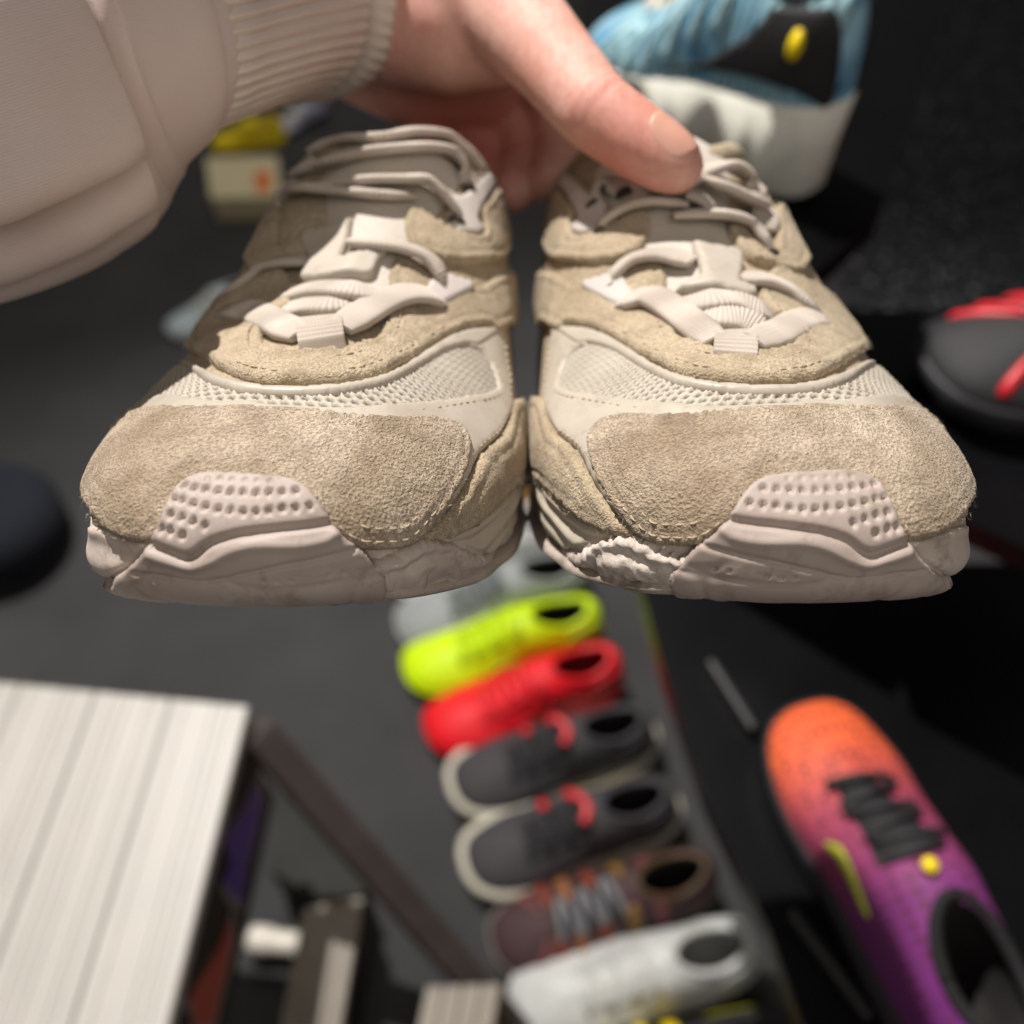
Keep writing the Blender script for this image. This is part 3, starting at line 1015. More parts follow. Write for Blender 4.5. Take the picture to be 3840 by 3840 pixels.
def capsules_mesh(chains, ring=14):
    """tapered capsule chains [(point, radius), ...] merged into one bmesh of overlapping solids"""
    bm = bmesh.new()
    for ch in chains:
        for (p0, r0), (p1, r1) in zip(ch, ch[1:]):
            tmp = bmesh.new()
            for p, r in ((p0, r0), (p1, r1)):
                m = Matrix.Translation(Vector(p)) @ Matrix.Diagonal((r, r, r, 1))
                bmesh.ops.create_icosphere(tmp, subdivisions=3, radius=1.0, matrix=m)
            res = bmesh.ops.convex_hull(tmp, input=tmp.verts[:])
            bmesh.ops.delete(tmp, geom=[g for g in res['geom_interior'] if isinstance(g, bmesh.types.BMVert)], context='VERTS')
            me = bpy.data.meshes.new('tmp')
            tmp.to_mesh(me)
            tmp.free()
            bm.from_mesh(me)
            bpy.data.meshes.remove(me)
    return bm
def remeshed(bm, voxel, iters):
    me = bpy.data.meshes.new('raw')
    bm.to_mesh(me)
    bm.free()
    o = bpy.data.objects.new('raw', me)
    COL.objects.link(o)
    r = o.modifiers.new('r', 'REMESH')
    r.mode = 'VOXEL'
    r.voxel_size = voxel
    s = o.modifiers.new('s', 'SMOOTH')
    s.factor = 0.5
    s.iterations = iters
    dg = bpy.context.evaluated_depsgraph_get()
    ev = o.evaluated_get(dg)
    m2 = ev.to_mesh()
    V = np.empty(len(m2.vertices) * 3)
    m2.vertices.foreach_get('co', V)
    F = [tuple(p.vertices) for p in m2.polygons]
    ev.to_mesh_clear()
    bpy.data.objects.remove(o)
    bpy.data.meshes.remove(me)
    return V.reshape(-1, 3), F
S = spot_at
person = empty('person', Matrix.Translation(Vector(S(600, -200, .36))), 'left arm in a beige sweatshirt sleeve, hand gripping the two sneakers from behind', 'person')
bpy.context.view_layer.update()
def pp(name, V, F, mat, parent=person, uv=None):
    o = obj(name, np.asarray(V) - np.array(S(600, -200, .36)), F, mat, parent if parent is person else None, uv=uv)
    if parent is not person:
        o.parent = parent
    return o
IPJ, TIPJ = S(2235, 420, .277), S(2495, 596, .271)
chains = [
    [(S(-1100, 430, .230), .036), (S(150, 175, .249), .034), (S(400, 100, .256), .028), (S(720, 30, .266), .0245), (S(1000, -25, .305), .0252), (S(1230, -50, .350), .0262)],                       # forearm, wrist
    [(S(1230, -40, .350), .0265), (S(1480, 40, .343), .0260), (S(1690, 110, .336), .0225)],                       # heel of the hand
    [(S(1480, 40, .343), .0240), (S(1870, 10, .325), .0185), (S(2060, 215, .298), .0140), (IPJ, .0117), (S(2390, 530, .273), .0110), (TIPJ, .0098), (S(2535, 622, .270), .0084)],   # thumb
    [(S(1690, 110, .336), .0215), (S(1900, 120, .330), .0180)],
    [(S(1330, 130, .375), .025), (S(1500, 230, .385), .024), (S(1800, 300, .385), .020)],                         # outer palm, in shade
    [(S(1880, -60, .345), .020), (S(1950, 150, .372), .0150), (S(2080, 380, .385), .0115), (S(2090, 560, .385), .0100), (S(2060, 680, .365), .0085)],   # index
    [(S(1850, 200, .385), .016), (S(1950, 420, .395), .0112), (S(1960, 600, .392), .0100), (S(1930, 720, .370), .0085)],
    [(S(1760, 260, .388), .016), (S(1790, 450, .398), .0108), (S(1790, 620, .395), .0097), (S(1780, 720, .375), .0082)],
    [(S(1620, 260, .388), .016), (S(1620, 450, .398), .0100), (S(1600, 600, .395), .0088), (S(1590, 690, .378), .0075)]]
HV, HF = remeshed(capsules_mesh(chains), .0017, 10)
# knuckle creases of the thumb and the pull lines of the palm
ax = nrm(TIPJ - IPJ)
dors = nrm(0.42 * CR + 0.30 * CU + 0.85 * CB)
dors = nrm(dors - ax * (dors @ ax))
rel = HV - IPJ
al = rel @ ax
rad = rel - al[:, None] * ax
dn = nrm(rad) @ dors
near = np.exp(-(np.linalg.norm(rad, axis=1) / .03) ** 4)
hn = vnormals(HV, np.array([f[:3] for f in HF]))
if (hn * nrm(HV - HV.mean(0))).sum() < 0:
    hn = -hn
wgt = np.clip(dn, 0, 1) * near
for c0, dp in ((-.0085, .0004), (-.0045, .0006), (-.0010, .0005), (.0030, .0005)):
    HV = HV - hn * (dp * np.exp(-((al - c0) / .0008) ** 2) * wgt)[:, None]
body = pp('arm', HV, HF, M_SKIN)
pink = np.clip(np.exp(-((al - .016) / .014) ** 2) * near * (0.75 - 0.25 * dn), 0, 1) * 0.8
pink = np.maximum(pink, 0.7 * np.exp(-(np.linalg.norm(HV - S(1800, 480, .39), axis=1) / .04) ** 2))
at = body.data.attributes.new('pink', 'FLOAT', 'POINT')
at.data.foreach_set('value', pink.astype(np.float32))
# nail
nv, nu = 16, 17
side = np.cross(ax, dors)
V, F = [], []
hb = BVHTree.FromPolygons([tuple(v) for v in HV], HF)
for j in range(nv):
    v = j / (nv - 1)
    hw = .0070 * (1 - .30 * abs(2 * v - 1) ** 4) * (1 if v > .5 else 1 - .12 * (1 - 2 * v) ** 2)
    for i in range(nu):
        q = -1 + 2 * i / (nu - 1)
        along = .0195 + .0130 * v + (.0016 * (1 - q * q) if v > .5 else -.0010 * (1 - q * q)) * abs(2 * v - 1)
        o0 = IPJ + ax * along + side * q * hw
        h = hb.ray_cast(Vector(o0 + dors * .03), Vector(-dors))
        p = np.array(h[0]) if h[0] is not None else o0 + dors * .008
        V.append(p + dors * (.00055 - .0007 * q ** 4))
for j in range(nv - 1):
    for i in range(nu - 1):
        a = j * nu + i
        F.append((a, a + 1, a + nu + 1, a + nu))
m = len(V)
V = np.array(V)
V = np.vstack([V, V - dors * .0012])
F = F + [tuple(k + m for k in f[::-1]) for f in F]
ringi = list(range(nu)) + [j * nu + nu - 1 for j in range(1, nv)] + [(nv - 1) * nu + i for i in range(nu - 2, -1, -1)] + [j * nu for j in range(nv - 2, 0, -1)]
F += [(b, a, a + m, b + m) for a, b in zip(ringi, ringi[1:] + ringi[:1])]
nail = pp('thumbnail', V, F, M_NAIL, body)

# sleeve and cuff: tubes round the arm, cut in folds
def sleeve_tube(stations, ns, na, fold, uvk):
    A = np.array([np.append(S(*p[:3]), p[3]) for p in stations])
    C = catmull(A, n=12)
    C = resample(C, np.linalg.norm(np.diff(C[:, :3], axis=0), axis=1).sum() / ns)
    ctr, rad = C[:, :3], C[:, 3]
    T = nrm(np.gradient(ctr, axis=0))
    toward = nrm(CO - ctr)
    E1 = nrm(toward - (toward * T).sum(1, keepdims=True) * T)
    E2 = np.cross(T, E1)
    if E2[0] @ CU < 0:
        E2 = -E2
    n = len(ctr)
    ss = np.linspace(0, 1, n)
    ph = np.linspace(-math.pi, math.pi, na, endpoint=False)
    SS, PH = np.meshgrid(ss, ph, indexing='ij')
    R = rad[:, None] + fold(SS, PH)
    V = ctr[:, None] + R[..., None] * (np.cos(PH)[..., None] * E1[:, None] + np.sin(PH)[..., None] * E2[:, None])
    F = grid_faces(n, na)
    F += []
    uv = np.stack([SS * uvk[0], PH / (2 * math.pi) * uvk[1]], -1).reshape(-1, 2)
    # turned-in hem
    inner = ctr[-1] + (R[-1] - .004)[:, None] * (np.cos(ph)[:, None] * E1[-1] + np.sin(ph)[:, None] * E2[-1]) - T[-1] * .02
    V2 = np.vstack([V.reshape(-1, 3), inner])
    b = (n - 1) * na
    for j in range(na):
        k = (j + 1) % na
        F.append((b + j, b + k, b + na + k, b + na + j))
    uv = np.vstack([uv, uv[b:b + na]])
    return V2, F, uv
def wn(SS, PH, fs, fp, seed):
    return np.array([noise.noise(Vector((s * fs + seed, math.cos(p) * fp, math.sin(p) * fp))) for s, p in zip(SS.ravel(), PH.ravel())]).reshape(SS.shape)
def g(x, w):
    return np.exp(-(x / w) ** 2)
def fold_sleeve(SS, PH):
    d = .0014 * wn(SS, PH, 3, 1.0, 1) + .0007 * wn(SS, PH, 6, 1.6, 4)
    fade = np.clip((.84 - SS) / .22, 0, 1) ** 1.5
    # long hanging folds along the lower front of the sleeve
    f1 = -0.78 + .50 * np.clip(SS - .45, 0, 1) + .06 * np.sin(SS * 5) + .10 * wn(SS, PH * 0, 9, 1, 6)
    d += (.0050 * g(PH - f1 - .20, .17) - .0062 * g(PH - f1, .10)) * fade
    f2 = -1.10 + .30 * np.clip(SS - .5, 0, 1)
    d += (.0015 * g(PH - f2 - .14, .12) - .0035 * g(PH - f2, .07)) * fade
    # one sharp cross fold in front, above the cuff
    c = .86 - .028 * (PH - .3) ** 2 + .016 * wn(SS * 0, PH, 1, 1.6, 12)
    w = g(PH - .75, 1.0) / (1 + np.exp(-(PH + .30) / .16))
    d += (.0042 * g(SS - c + .035, .03) - .0080 * g(SS - c, .013 + .006 * np.sin(PH * 2.3 + 1)) + .0020 * g(SS - c - .03, .02)) * w
    return d
def fold_cuff(SS, PH):
    c = .66 + .02 * np.sin(PH + 1)
    ribs = (.00085 * np.cos(PH * 54) * np.where(SS < c, 1, .55)) * np.clip(1 - g(SS - c, .05), 0, 1)
    d = ribs + .0012 * wn(SS, PH, 3, 1.0, 9)
    d += -.0105 * g(SS - c, .038) + .0030 * g(SS - c - .12, .09) + .0012 * g(SS - c + .10, .07)
    d += .0012 * g(SS - .06, .03) + .0005 * wn(SS, PH, 30, 6, 3) * g(SS - .08, .06)
    d -= .0030 * np.clip((SS - .96) / .04, 0, 1) ** 2
    return d
V, F, uv = sleeve_tube([(-1300, 470, .232, .0570), (-650, 360, .240, .0595), (-150, 255, .246, .0580), (100, 188, .250, .0555), (260, 140, .254, .0520), (380, 105, .256, .0478), (480, 80, .257, .0425), (545, 66, .258, .0378), (600, 54, .260, .0335), (640, 46, .262, .0300)], 240, 240, fold_sleeve, (0.42, 0.40))
pp('sleeve', V, F, M_SLEEVE, uv=uv)
V, F, uv = sleeve_tube([(570, 60, .258, .0290), (720, 30, .266, .0305), (900, -10, .288, .0315), (1040, -38, .312, .0335), (1140, -62, .330, .0365), (1215, -82, .342, .0375)], 170, 592, fold_cuff, (0.09, 0.24))
pp('cuff', V, F, M_CUFF, uv=uv)
# ---------------------------------------------------------------- shop floor
t = NT('carpet')
_v = t.coords()
_c = t.ramp(t.noise(_v, 5, 5, 0.6), [(0.3, lin('#3a3a3b')), (0.7, lin('#4a4a4b'))])
_c = t.mix(t.ramp(t.noise(_v, 420, 2), [(0.45, (0, 0, 0, 1)), (0.62, (0.5, 0.5, 0.5, 1))]), _c, lin('#5e5e5f'))
M_CARPET = t.done(_c, 1.0, t.bump(t.noise(_v, 420, 2), 0.8, 0.006), Specular_IOR_Level=0.1)
fl = obj('floor', [(-6, -3, 0), (6, -3, 0), (6, 9, 0), (-6, 9, 0)], [(0, 1, 2, 3)], M_CARPET)
tag(fl, kind='structure')

M_BOARD = plain_mat('bench_board', lin('#b0aca6'), 0.45, 0.04, 14, 0.03)
M_BOARD2 = plain_mat('step_board', lin('#8c8377'), 0.5, 0.12, 14, 0.03)
M_BLACKP = plain_mat('black_panel', lin('#3c3836'), 0.55, 0.15, 20, 0.05)
M_BEAM = plain_mat('dark_steel', lin('#4a4340'), 0.5, 0.15, 20, 0.05)
M_PLATEG = plain_mat('grey_steel_plate', lin('#2b2b28'), 0.5, 0.15, 20, 0.05)
for _m in (M_PLATEG, M_BEAM, M_BLACKP):
    _m.node_tree.nodes['Principled BSDF'].inputs['Specular IOR Level'].default_value = 0.06
M_PURP = plain_mat('purple_print', lin('#5b3aa5'), 0.5, 0.1)
M_REDP = plain_mat('red_print', lin('#b23a1e'), 0.5, 0.1)
M_OUTL = plain_mat('grey_print', lin('#8d8688'), 0.5, 0.1)
M_WHITEP = plain_mat('white_plastic', lin('#d8d2c6'), 0.4, 0.05)

# white ridged bench
BZ = .45
C1, C0, C2 = (on_plane(930, 2650, BZ), on_plane(-10, 2558, BZ), on_plane(628, 3850, BZ))
ev = nrm(C2 - C1)
fv = (C0 - C1) - ev * ((C0 - C1) @ ev)
fv = nrm(fv)
bench = empty('bench', Matrix.Translation(Vector((C1[0], C1[1], 0))), 'white bench with a ridged board top at the lower left', 'bench')
bpy.context.view_layer.update()
BW, BL = .076, .62
def board_profile(w, groups):
    pr = [(0, -.018), (0, -.002), (.002, 0)]
    for gx in groups:
        pr += [(gx - .0017, 0), (gx - .0010, -.0014), (gx + .0010, -.0014), (gx + .0017, 0)]
    pr += [(w - .002, 0), (w, -.002), (w, -.018)]
    return pr
def extrude(pr, o, f, e, L, up=np.array([0, 0, 1.0])):
    V = []
    for y in (0, L):
        V += [o + f * x + e * y + up * z for x, z in pr]
    n = len(pr)
    F = [(i, i + 1, n + i + 1, n + i) for i in range(n - 1)] + [(n - 1, 0, n, 2 * n - 1), tuple(range(n))[::-1], tuple(range(n, 2 * n))]
    return V, F
skew = ((C0 - C1) @ ev) / ((C0 - C1) @ fv)
for k in range(11):
    o0 = C1 + fv * (k * (BW + .0012)) + ev * (skew * k * BW) - np.array([C1[0], C1[1], 0])
    V, F = extrude(board_profile(BW, (.014, .023, .032, .060) if k % 2 == 0 else (.012, .020, .040, .049, .058)), o0, fv + ev * skew, ev, BL)
    obj('board', V, F, M_BOARD, bench, smooth_=False)
def b_local(p):
    return np.asarray(p) - np.array([C1[0], C1[1], 0])
pin = C1 + fv * .012
def on_panel(px, py, off=0.0):
    d = ray_dir(px, py)
    n = fv
    tt = ((pin - n * off - CO) @ n) / (d @ n)
    return CO + d * tt
PH_ = .20
q0, q1 = pin + ev * .01, pin + ev * BL
pan = []
for p in (q0, q1):
    for dz in (-.0185, -PH_):
        for w in (0, .012):
            pan.append(b_local(p + np.array([0, 0, dz]) + fv * w))
F = [(0, 2, 6, 4), (1, 5, 7, 3), (0, 1, 3, 2), (4, 6, 7, 5), (0, 4, 5, 1), (2, 3, 7, 6)]
obj('side_panel', pan, F, M_BLACKP, bench, smooth_=False)
def decal(name, pts, mat, off, parent, solid=.0015):
    P = [b_local(on_panel(x / 1.288, 2400 + y / 1.288, off)) for x, y in pts]
    n = len(P)
    V = P + [p + fv * solid for p in P]
    F = [tuple(range(n)), tuple(range(2 * n - 1, n - 1, -1))] + [(i, (i + 1) % n, n + (i + 1) % n, n + i) for i in range(n)]
    obj(name, V, F, mat, parent, smooth_=False)
PUR = [(1250, 700), (1190, 820), (1095, 965), (1130, 1050), (1088, 1170), (1140, 1250), (1168, 1255), (1190, 1100), (1232, 950), (1255, 800)]
RED = [(1115, 1350), (1060, 1500), (905, 1740), (950, 1790), (945, 1860), (1030, 1860), (1080, 1650), (1118, 1500)]
def grow(P, k):
    c = np.mean(P, 0)
    return [tuple(c + (np.array(p) - c) * k) for p in P]
decal('print_outline', grow(PUR, 1.22), M_OUTL, .0008, bench)
decal('print_outline', grow(RED, 1.22), M_OUTL, .0008, bench)
decal('print_shape', PUR, M_PURP, .0030, bench)
decal('print_shape', RED, M_REDP, .0030, bench)
# bench trestle leg and the metal things under the bench
def beam(name, a, b, w, h, mat, parent=None, off=np.zeros(3)):
    a, b = np.asarray(a) - off, np.asarray(b) - off
    T = nrm(b - a)
    s = nrm(np.cross(T, [0, 0, 1]))
    u = np.cross(s, T)
    V = [p + s * sx * w / 2 + u * sz * h / 2 for p in (a, b) for sx, sz in ((-1, -1), (1, -1), (1, 1), (-1, 1))]
    F = [(0, 1, 2, 3)[::-1], (4, 5, 6, 7), (0, 1, 5, 4), (1, 2, 6, 5), (2, 3, 7, 6), (3, 0, 4, 7)]
    o = obj(name, V, F, mat, parent, smooth_=False)
    bv = o.modifiers.new('b', 'BEVEL')
    bv.width = .003
    bv.segments = 2
    return o
boff = np.array([C1[0], C1[1], 0])
beam('leg', C1 + np.array([.002, -.01, -.03]), on_plane(1960, 3900, .02), .034, .03, M_BEAM, bench, boff)
beam('leg', on_plane(-900, 2700, BZ - .03), on_plane(-1000, 2400, .015), .034, .03, M_BEAM, bench, boff)
pl = [on_plane(x, y, .10) for x, y in ((1035, 2975), (1075, 2990), (1375, 3330), (1340, 3362), (1190, 3360), (1010, 3262))]
c = np.mean(pl, 0)
gp = obj('metal_plate', [p - c for p in pl] + [p - c - np.array([0, 0, .1]) for p in pl], [tuple(range(6))[::-1], tuple(range(6, 12))] + [(i, (i + 1) % 6, 6 + (i + 1) % 6, 6 + i) for i in range(6)], M_PLATEG, None, False)
gp.location = c
tag(gp, 'grey metal plate on the floor beside the bench side panel', 'plate')
for (quad, lab) in ((((1140, 3405), (1362, 3365), (1262, 3900), (1050, 3900)), 'ridged metal step board below the white tube'), (((1600, 3700), (1880, 3690), (1830, 4000), (1530, 4000)), 'ridged metal step board at the bottom edge, beside the white shoe')):
    Q = [on_plane(x, y, .14) for x, y in quad]
    o_, e_, f_ = Q[0], nrm((Q[3] - Q[0]) + (Q[2] - Q[1])), Q[1] - Q[0]
    w = np.linalg.norm(f_)
    st = empty('step_board', Matrix.Translation(Vector(o_)), lab, 'step', 'ridged steps under the bench')
    nb = 4
    L = np.linalg.norm(Q[3] - Q[0]) + .1
    for k in range(nb):
        V, F = extrude(board_profile(w / nb - .001, ((w / nb) * .35, (w / nb) * .7)), nrm(f_) * (k * w / nb), nrm(f_), e_, L)
        obj('slat', V, F, M_BOARD2, st, smooth_=False)
    V, F = extrude([(0, -.02), (w, -.02), (w, -.138), (0, -.138)], np.zeros(3), nrm(f_), e_, L)
    obj('riser', V, F, M_BLACKP, st, smooth_=False)
a, b = on_plane(935, 3520, .03), on_plane(1130, 3543, .03)
V, F = tube(np.array([a + (b - a) * k for k in np.linspace(0, 1, 12)]) - a, np.tile([0, 0, 1.0], (12, 1)), .0155, .0155, ring=20, step=.004, power=2, taper=[(0, .9), (.05, 1.12), (.4, 1.12), (.45, .95), (.95, .95), (1, .7)])
tb = obj('white_tube', V, F, M_WHITEP)
tb.location = a
tag(tb, 'short white plastic tube lying under the bench', 'tube')
# round dark stool at the left edge
sp = on_plane(-75, 1880, .12)
prof = [(0, 0), (.07, -.002), (.095, -.012), (.110, -.04), (.108, -.09), (.09, -.12), (0, -.12)]
n = 48
V = [(r * math.cos(2 * math.pi * i / n), r * math.sin(2 * math.pi * i / n), z) for r, z in prof for i in range(n)]
M_NAVY = plain_mat('navy_fabric', lin('#10151f'), 0.95, 0.2, 90, 0.2)
F = [(k * n + i, k * n + (i + 1) % n, (k + 1) * n + (i + 1) % n, (k + 1) * n + i)[::-1] for k in range(len(prof) - 1) for i in range(n)]
po = obj('pouf', V, F, M_NAVY)
po.location = sp
tag(po, 'round dark navy pouf on the carpet at the left edge', 'pouf')

# ---------------------------------------------------------------- black display stands on the right
t = NT('speckled_black')
_v = t.coords()
_sp = t.ramp(t.noise(_v, 70, 2, 0.5), [(0.60, (0, 0, 0, 1)), (0.70, (1, 1, 1, 1))])
_c = t.mix(_sp, lin('#141416'), lin('#8a8c90'))
M_SPECK = t.done(_c, 0.6, t.bump(t.noise(_v, 160, 3), 0.8, 0.006), Specular_IOR_Level=0.25)
M_GLOSS = plain_mat('black_acrylic', lin('#0b0b0d'), 0.3, 0.2, 20, 0.04)
M_GLOSS.node_tree.nodes['Principled BSDF'].inputs['Specular IOR Level'].default_value = 0.2
M_CAB = plain_mat('black_cabinet', lin('#050506'), 0.5, 0.2, 20, 0.05)
M_CAB.node_tree.nodes['Principled BSDF'].inputs['Specular IOR Level'].default_value = 0.06
def stand(name, pts, z, thick, mat, label, legs=True, ped=.30):
    P = [on_plane(x, y, z) for x, y in pts]
    c = np.mean(P, 0)
    n = len(P)
    r = empty(name, Matrix.Translation(Vector((c[0], c[1], 0))), label, 'stand', 'black display stands')
    base = np.array([c[0], c[1], 0])
    V = [p - base for p in P] + [p - base - np.array([0, 0, thick]) for p in P]
    F = [tuple(range(n))[::-1], tuple(range(n, 2 * n))] + [(i, (i + 1) % n, n + (i + 1) % n, n + i) for i in range(n)]
    top = obj('shelf_top', V, F, mat, r, smooth_=False)
    bm = bmesh.new()
    bm.from_mesh(top.data)
    bmesh.ops.recalc_face_normals(bm, faces=bm.faces)
    bm.to_mesh(top.data)
    bm.free()
    if legs:
        bmobj('pedestal', box_mesh((ped, .02, (z - thick) / 2 - .0005), (.12, .12, z - thick - .001), None, .004), M_CAB, r)
    return r
stand('display_stand', [(2380, 2110), (2490, 2520), (2650, 3000), (2880, 3480), (3060, 3980), (4600, 3980), (4400, 2110)], .60, .02, M_GLOSS, 'glossy black low stand under the orange and purple shoe')
stand('display_stand', [(3080, 1160), (3290, 1800), (3900, 2080), (4500, 2080), (4500, 1160)], .80, .02, M_GLOSS, 'black stand at the right edge under the red striped shoe')
stand('display_stand', [(2200, 60), (2330, 760), (3020, 1060), (3300, 800), (3640, -250), (2200, -250)], .91, .02, M_CAB, 'matt black stand under the blue and white shoe', legs=False)
stand('display_stand', [(3600, -260), (3180, 1000), (3220, 1500), (4600, 1500), (4600, -260)], .10, .02, M_SPECK, 'speckled black platform in the upper right corner', ped=0)
M_STRUT = plain_mat('dark_strut', lin('#1e1d1d'), 0.5)
for (p0, p1, z, lab) in (((2660, 2480), (2830, 2745), .607, 'grey strut across the glossy stand, near the red shoe heel'), ((2960, 3420), (3260, 3820), .607, 'grey strut along the orange and purple shoe')):
    a, b = on_plane(*p0, z), on_plane(*p1, z)
    o = beam('strut', a, b, .008, .012, M_STRUT, None, a)
    o.location = a
    tag(o, lab, 'strut', 'grey struts')

# ---------------------------------------------------------------- shoes on show
g3 = GRID[::3, ::3]
if (GRID.shape[0] - 1) % 3:
    g3 = np.concatenate([g3, GRID[-1:, ::3]], 0)
nr3, nc3 = g3.shape[:2]
def solid(h, rough=0.55, **k):
    return plain_mat('shoe_' + h.strip('#'), lin(h), rough, 0.10, 80, 0.1)
def ramp_mat(name, stops, rough=0.6, dots=None):
    t = NT(name)
    v = t.coords()
    sx = t.n('ShaderNodeSeparateXYZ')
    t.l(v, sx.inputs[0])
    c = t.ramp(t.math('DIVIDE', sx.outputs['Y'], .293), [(p, lin(h)) for p, h in stops])
    nz = t.noise(v, 70, 3)
    c = t.mix(t.math('MULTIPLY', nz, 0.25), c, (0.03, 0.01, 0.02, 1))
    nrm_ = None
    if dots:
        vo = t.n('ShaderNodeTexVoronoi', feature='F1')
        vo.inputs['Scale'].default_value = dots
        vo.inputs['Randomness'].default_value = 0.0
        t.l(v, vo.inputs['Vector'])
        dk = t.ramp(vo.outputs['Distance'], [(0.22, (0.9, 0.9, 0.9, 1)), (0.40, (0, 0, 0, 1))])
        c = t.mix(dk, c, (0.08, 0.01, 0.02, 1))
    return t.done(c, rough, nrm_)
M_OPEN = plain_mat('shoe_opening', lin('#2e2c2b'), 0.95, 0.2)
OP2 = (.008, .226, .023, .044)
def op2(p):
    return ((p[0] - OP2[0]) / OP2[2]) ** 2 + ((p[1] - OP2[1]) / OP2[3]) ** 2 < 1 and p[2] > .05
def display_shoe(label, toe, heel, z, upper, sole, lace, tongue=None, collar_m=None, sole_k=1.0, n_lace=6, tilt=0.0, mirror=1, extras=None, roll=0.0, grp='shoes lined up on the floor', lining_m=None, wavy=0.0, flare=0.0, zs=1.0, xs=1.0, panel=None):
    a, b = on_plane(*toe, z), on_plane(*heel, z)
    L = np.linalg.norm(b - a)
    k = L / .293
    Y = nrm(b - a)
    X = nrm(np.cross(Y, [0, 0, 1]))
    M = Matrix(((X[0], Y[0], 0, a[0]), (X[1], Y[1], 0, a[1]), (X[2], Y[2], 1, z), (0, 0, 0, 1))) @ Matrix.Rotation(tilt, 4, 'X') @ Matrix.Rotation(roll, 4, 'Y') @ Matrix.Diagonal((k * xs, k, k * zs, 1))
    r = empty('display_shoe', M, label, 'shoe', grp)
    lift = .0185 * sole_k
    nn = np.column_stack([OUTN[::3], np.zeros(len(OUTN[::3]))])
    ns = (NSOLE // 3) + 1
    G = g3.copy()
    G[:, :, 2] += lift
    rows = [np.column_stack([G[0][:, 0] * .9, G[0][:, 1] * .9 + .014, zbot(G[0][:, 1]) * 0 + .0003 + .004 * np.clip((.03 - G[0][:, 1]) / .03, 0, 1)])]
    rows += [np.column_stack([(G[0] + nn * e)[:, :2], q * (1 + wavy * np.sin(G[0][:, 1] * 70 + 1) * (f > .3)) + np.clip((.04 - G[0][:, 1]) / .04, 0, 1) * .008 * (1 - f)]) for e, q, f in ((-.002 + flare, .0008, 0), (.004 + flare, .006, 0.1), (.006 + flare, .014 * sole_k, .5))]
    rows += [np.column_stack([(G[ns] + nn * (.0035 + flare))[:, :2], G[ns][:, 2] + .001]), np.column_stack([(G[ns] - nn * .004)[:, :2], G[ns][:, 2] + .001])]
    R = np.array(rows)
    F = grid_faces(R.shape[0], nc3) + [tuple(range(nc3))[::-1]]
    obj('sole', R.reshape(-1, 3), F, sole, r)
    global OPC
    keep_op, OPC = OPC, OP2
    sk = lambda i, j: op2(g3[i, j])
    obj('upper', G.reshape(-1, 3), grid_faces(nr3, nc3, ns - 1, None, sk), upper, r)
    V, F = collar()
    obj('collar', V + np.array([0, 0, lift]), F, collar_m or upper, r)
    V, F = lining()
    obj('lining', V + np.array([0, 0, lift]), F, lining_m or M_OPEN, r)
    OPC = keep_op
    V, F = tongue_()
    obj('tongue', V + np.array([0, 0, lift + .002]), F, tongue or upper, r)
    me = None
    for q in range(n_lace):
        y = .084 + q * .0135
        P = []
        for u in np.linspace(-1, 1, 15):
            cx = spine(y)[0]
            p = above(cx + u * .024, y + .004 * u * (1 if q % 2 else -1))
            P.append(p + np.array([0, 0, lift + .0075 + .001 * (1 - u * u)]))
        V, F = tube(np.array(P), np.tile([0, 0, 1.0], (15, 1)), .0032, .0018, ring=8, step=.004, power=2.2)
        obj('lace', V, F, lace, r)
    if panel:
        for sd in (-1, 1):
            stripe(r, lift, side_pts(sd, [(.235, .03), (.225, .25), (.235, .5), (.262, .55), (.284, .5), (.288, .03)]), panel, 'heel_counter', .0006, .0016)
            stripe(r, lift, side_pts(sd, [(.075, .72), (.070, .88), (.105, .86), (.150, .84), (.150, .68), (.110, .70)]), panel, 'eyestay', .0006, .0016)
            stripe(r, lift, side_pts(sd, [(.10, .06), (.115, .34), (.135, .36), (.19, .12), (.185, .05), (.14, .16)]), panel, 'side_panel', .0006, .0014)
    if extras:
        extras(r, lift)
    return r
tongue_ = tongue
def stripe(r, lift, ab, mat, name='stripe', off=.0008, thick=.0018, step=.004):
    W, F, uv, bp, met = patch(np.array([to_chart(p) for p in ab]), step, off, thick, .002, None, n=4)
    obj(name, W + np.array([0, 0, lift]), F, mat, r)
def side_pts(side, pts):
    """points on the last's flank: (y, height share 0..1)"""
    out = []
    for y, h in pts:
        j = np.argmin(np.abs(OUTC[:, 1] - y) + (np.sign(OUTC[:, 0]) != side) * 9)
        i = NSOLE + int(h * (_nr - NSOLE - 1))
        out.append(GRID[i, j])
    return out
W_, BLK, GRY = solid('#dfe0db', .5), solid('#1b1b1d', .7), solid('#8d9291', .6)
def extra_red_dots(r, lift):
    for x, y in ((-.030, .115), (-.026, .150)):
        p = above(x, y)
        V, F = tube(np.array([p + np.array([0, 0, lift + dz]) for dz in np.linspace(-.002, .009, 5)]), np.tile([1.0, 0, 0], (5, 1)), .0075, .0075, ring=14, step=.002, power=2)
        obj('accent', V, F, REDM, r)
    p = above(.004, .150)
    V, F = tube(np.array([p + np.array([x, .012 * (1 - (x / .02) ** 2), lift + .016]) for x in np.linspace(-.02, .02, 9)]), np.tile([0, 0, 1.0], (9, 1)), .006, .004, ring=10, step=.003, power=2)
    obj('accent', V, F, REDM, r)
REDM = solid('#c9202c', .4)
def extra_band(mats, ys, w=.006):
    def f(r, lift):
        for m, y in zip(mats * 9, ys):
            for sd in (-1, 1):
                stripe(r, lift, side_pts(sd, [(y, .10), (y - w, .45), (y - w + .002, .80), (y + w, .80), (y + w + .004, .45), (y + w + .006, .10)]), m)
    return f
NEON = solid('#c8e800', .45)
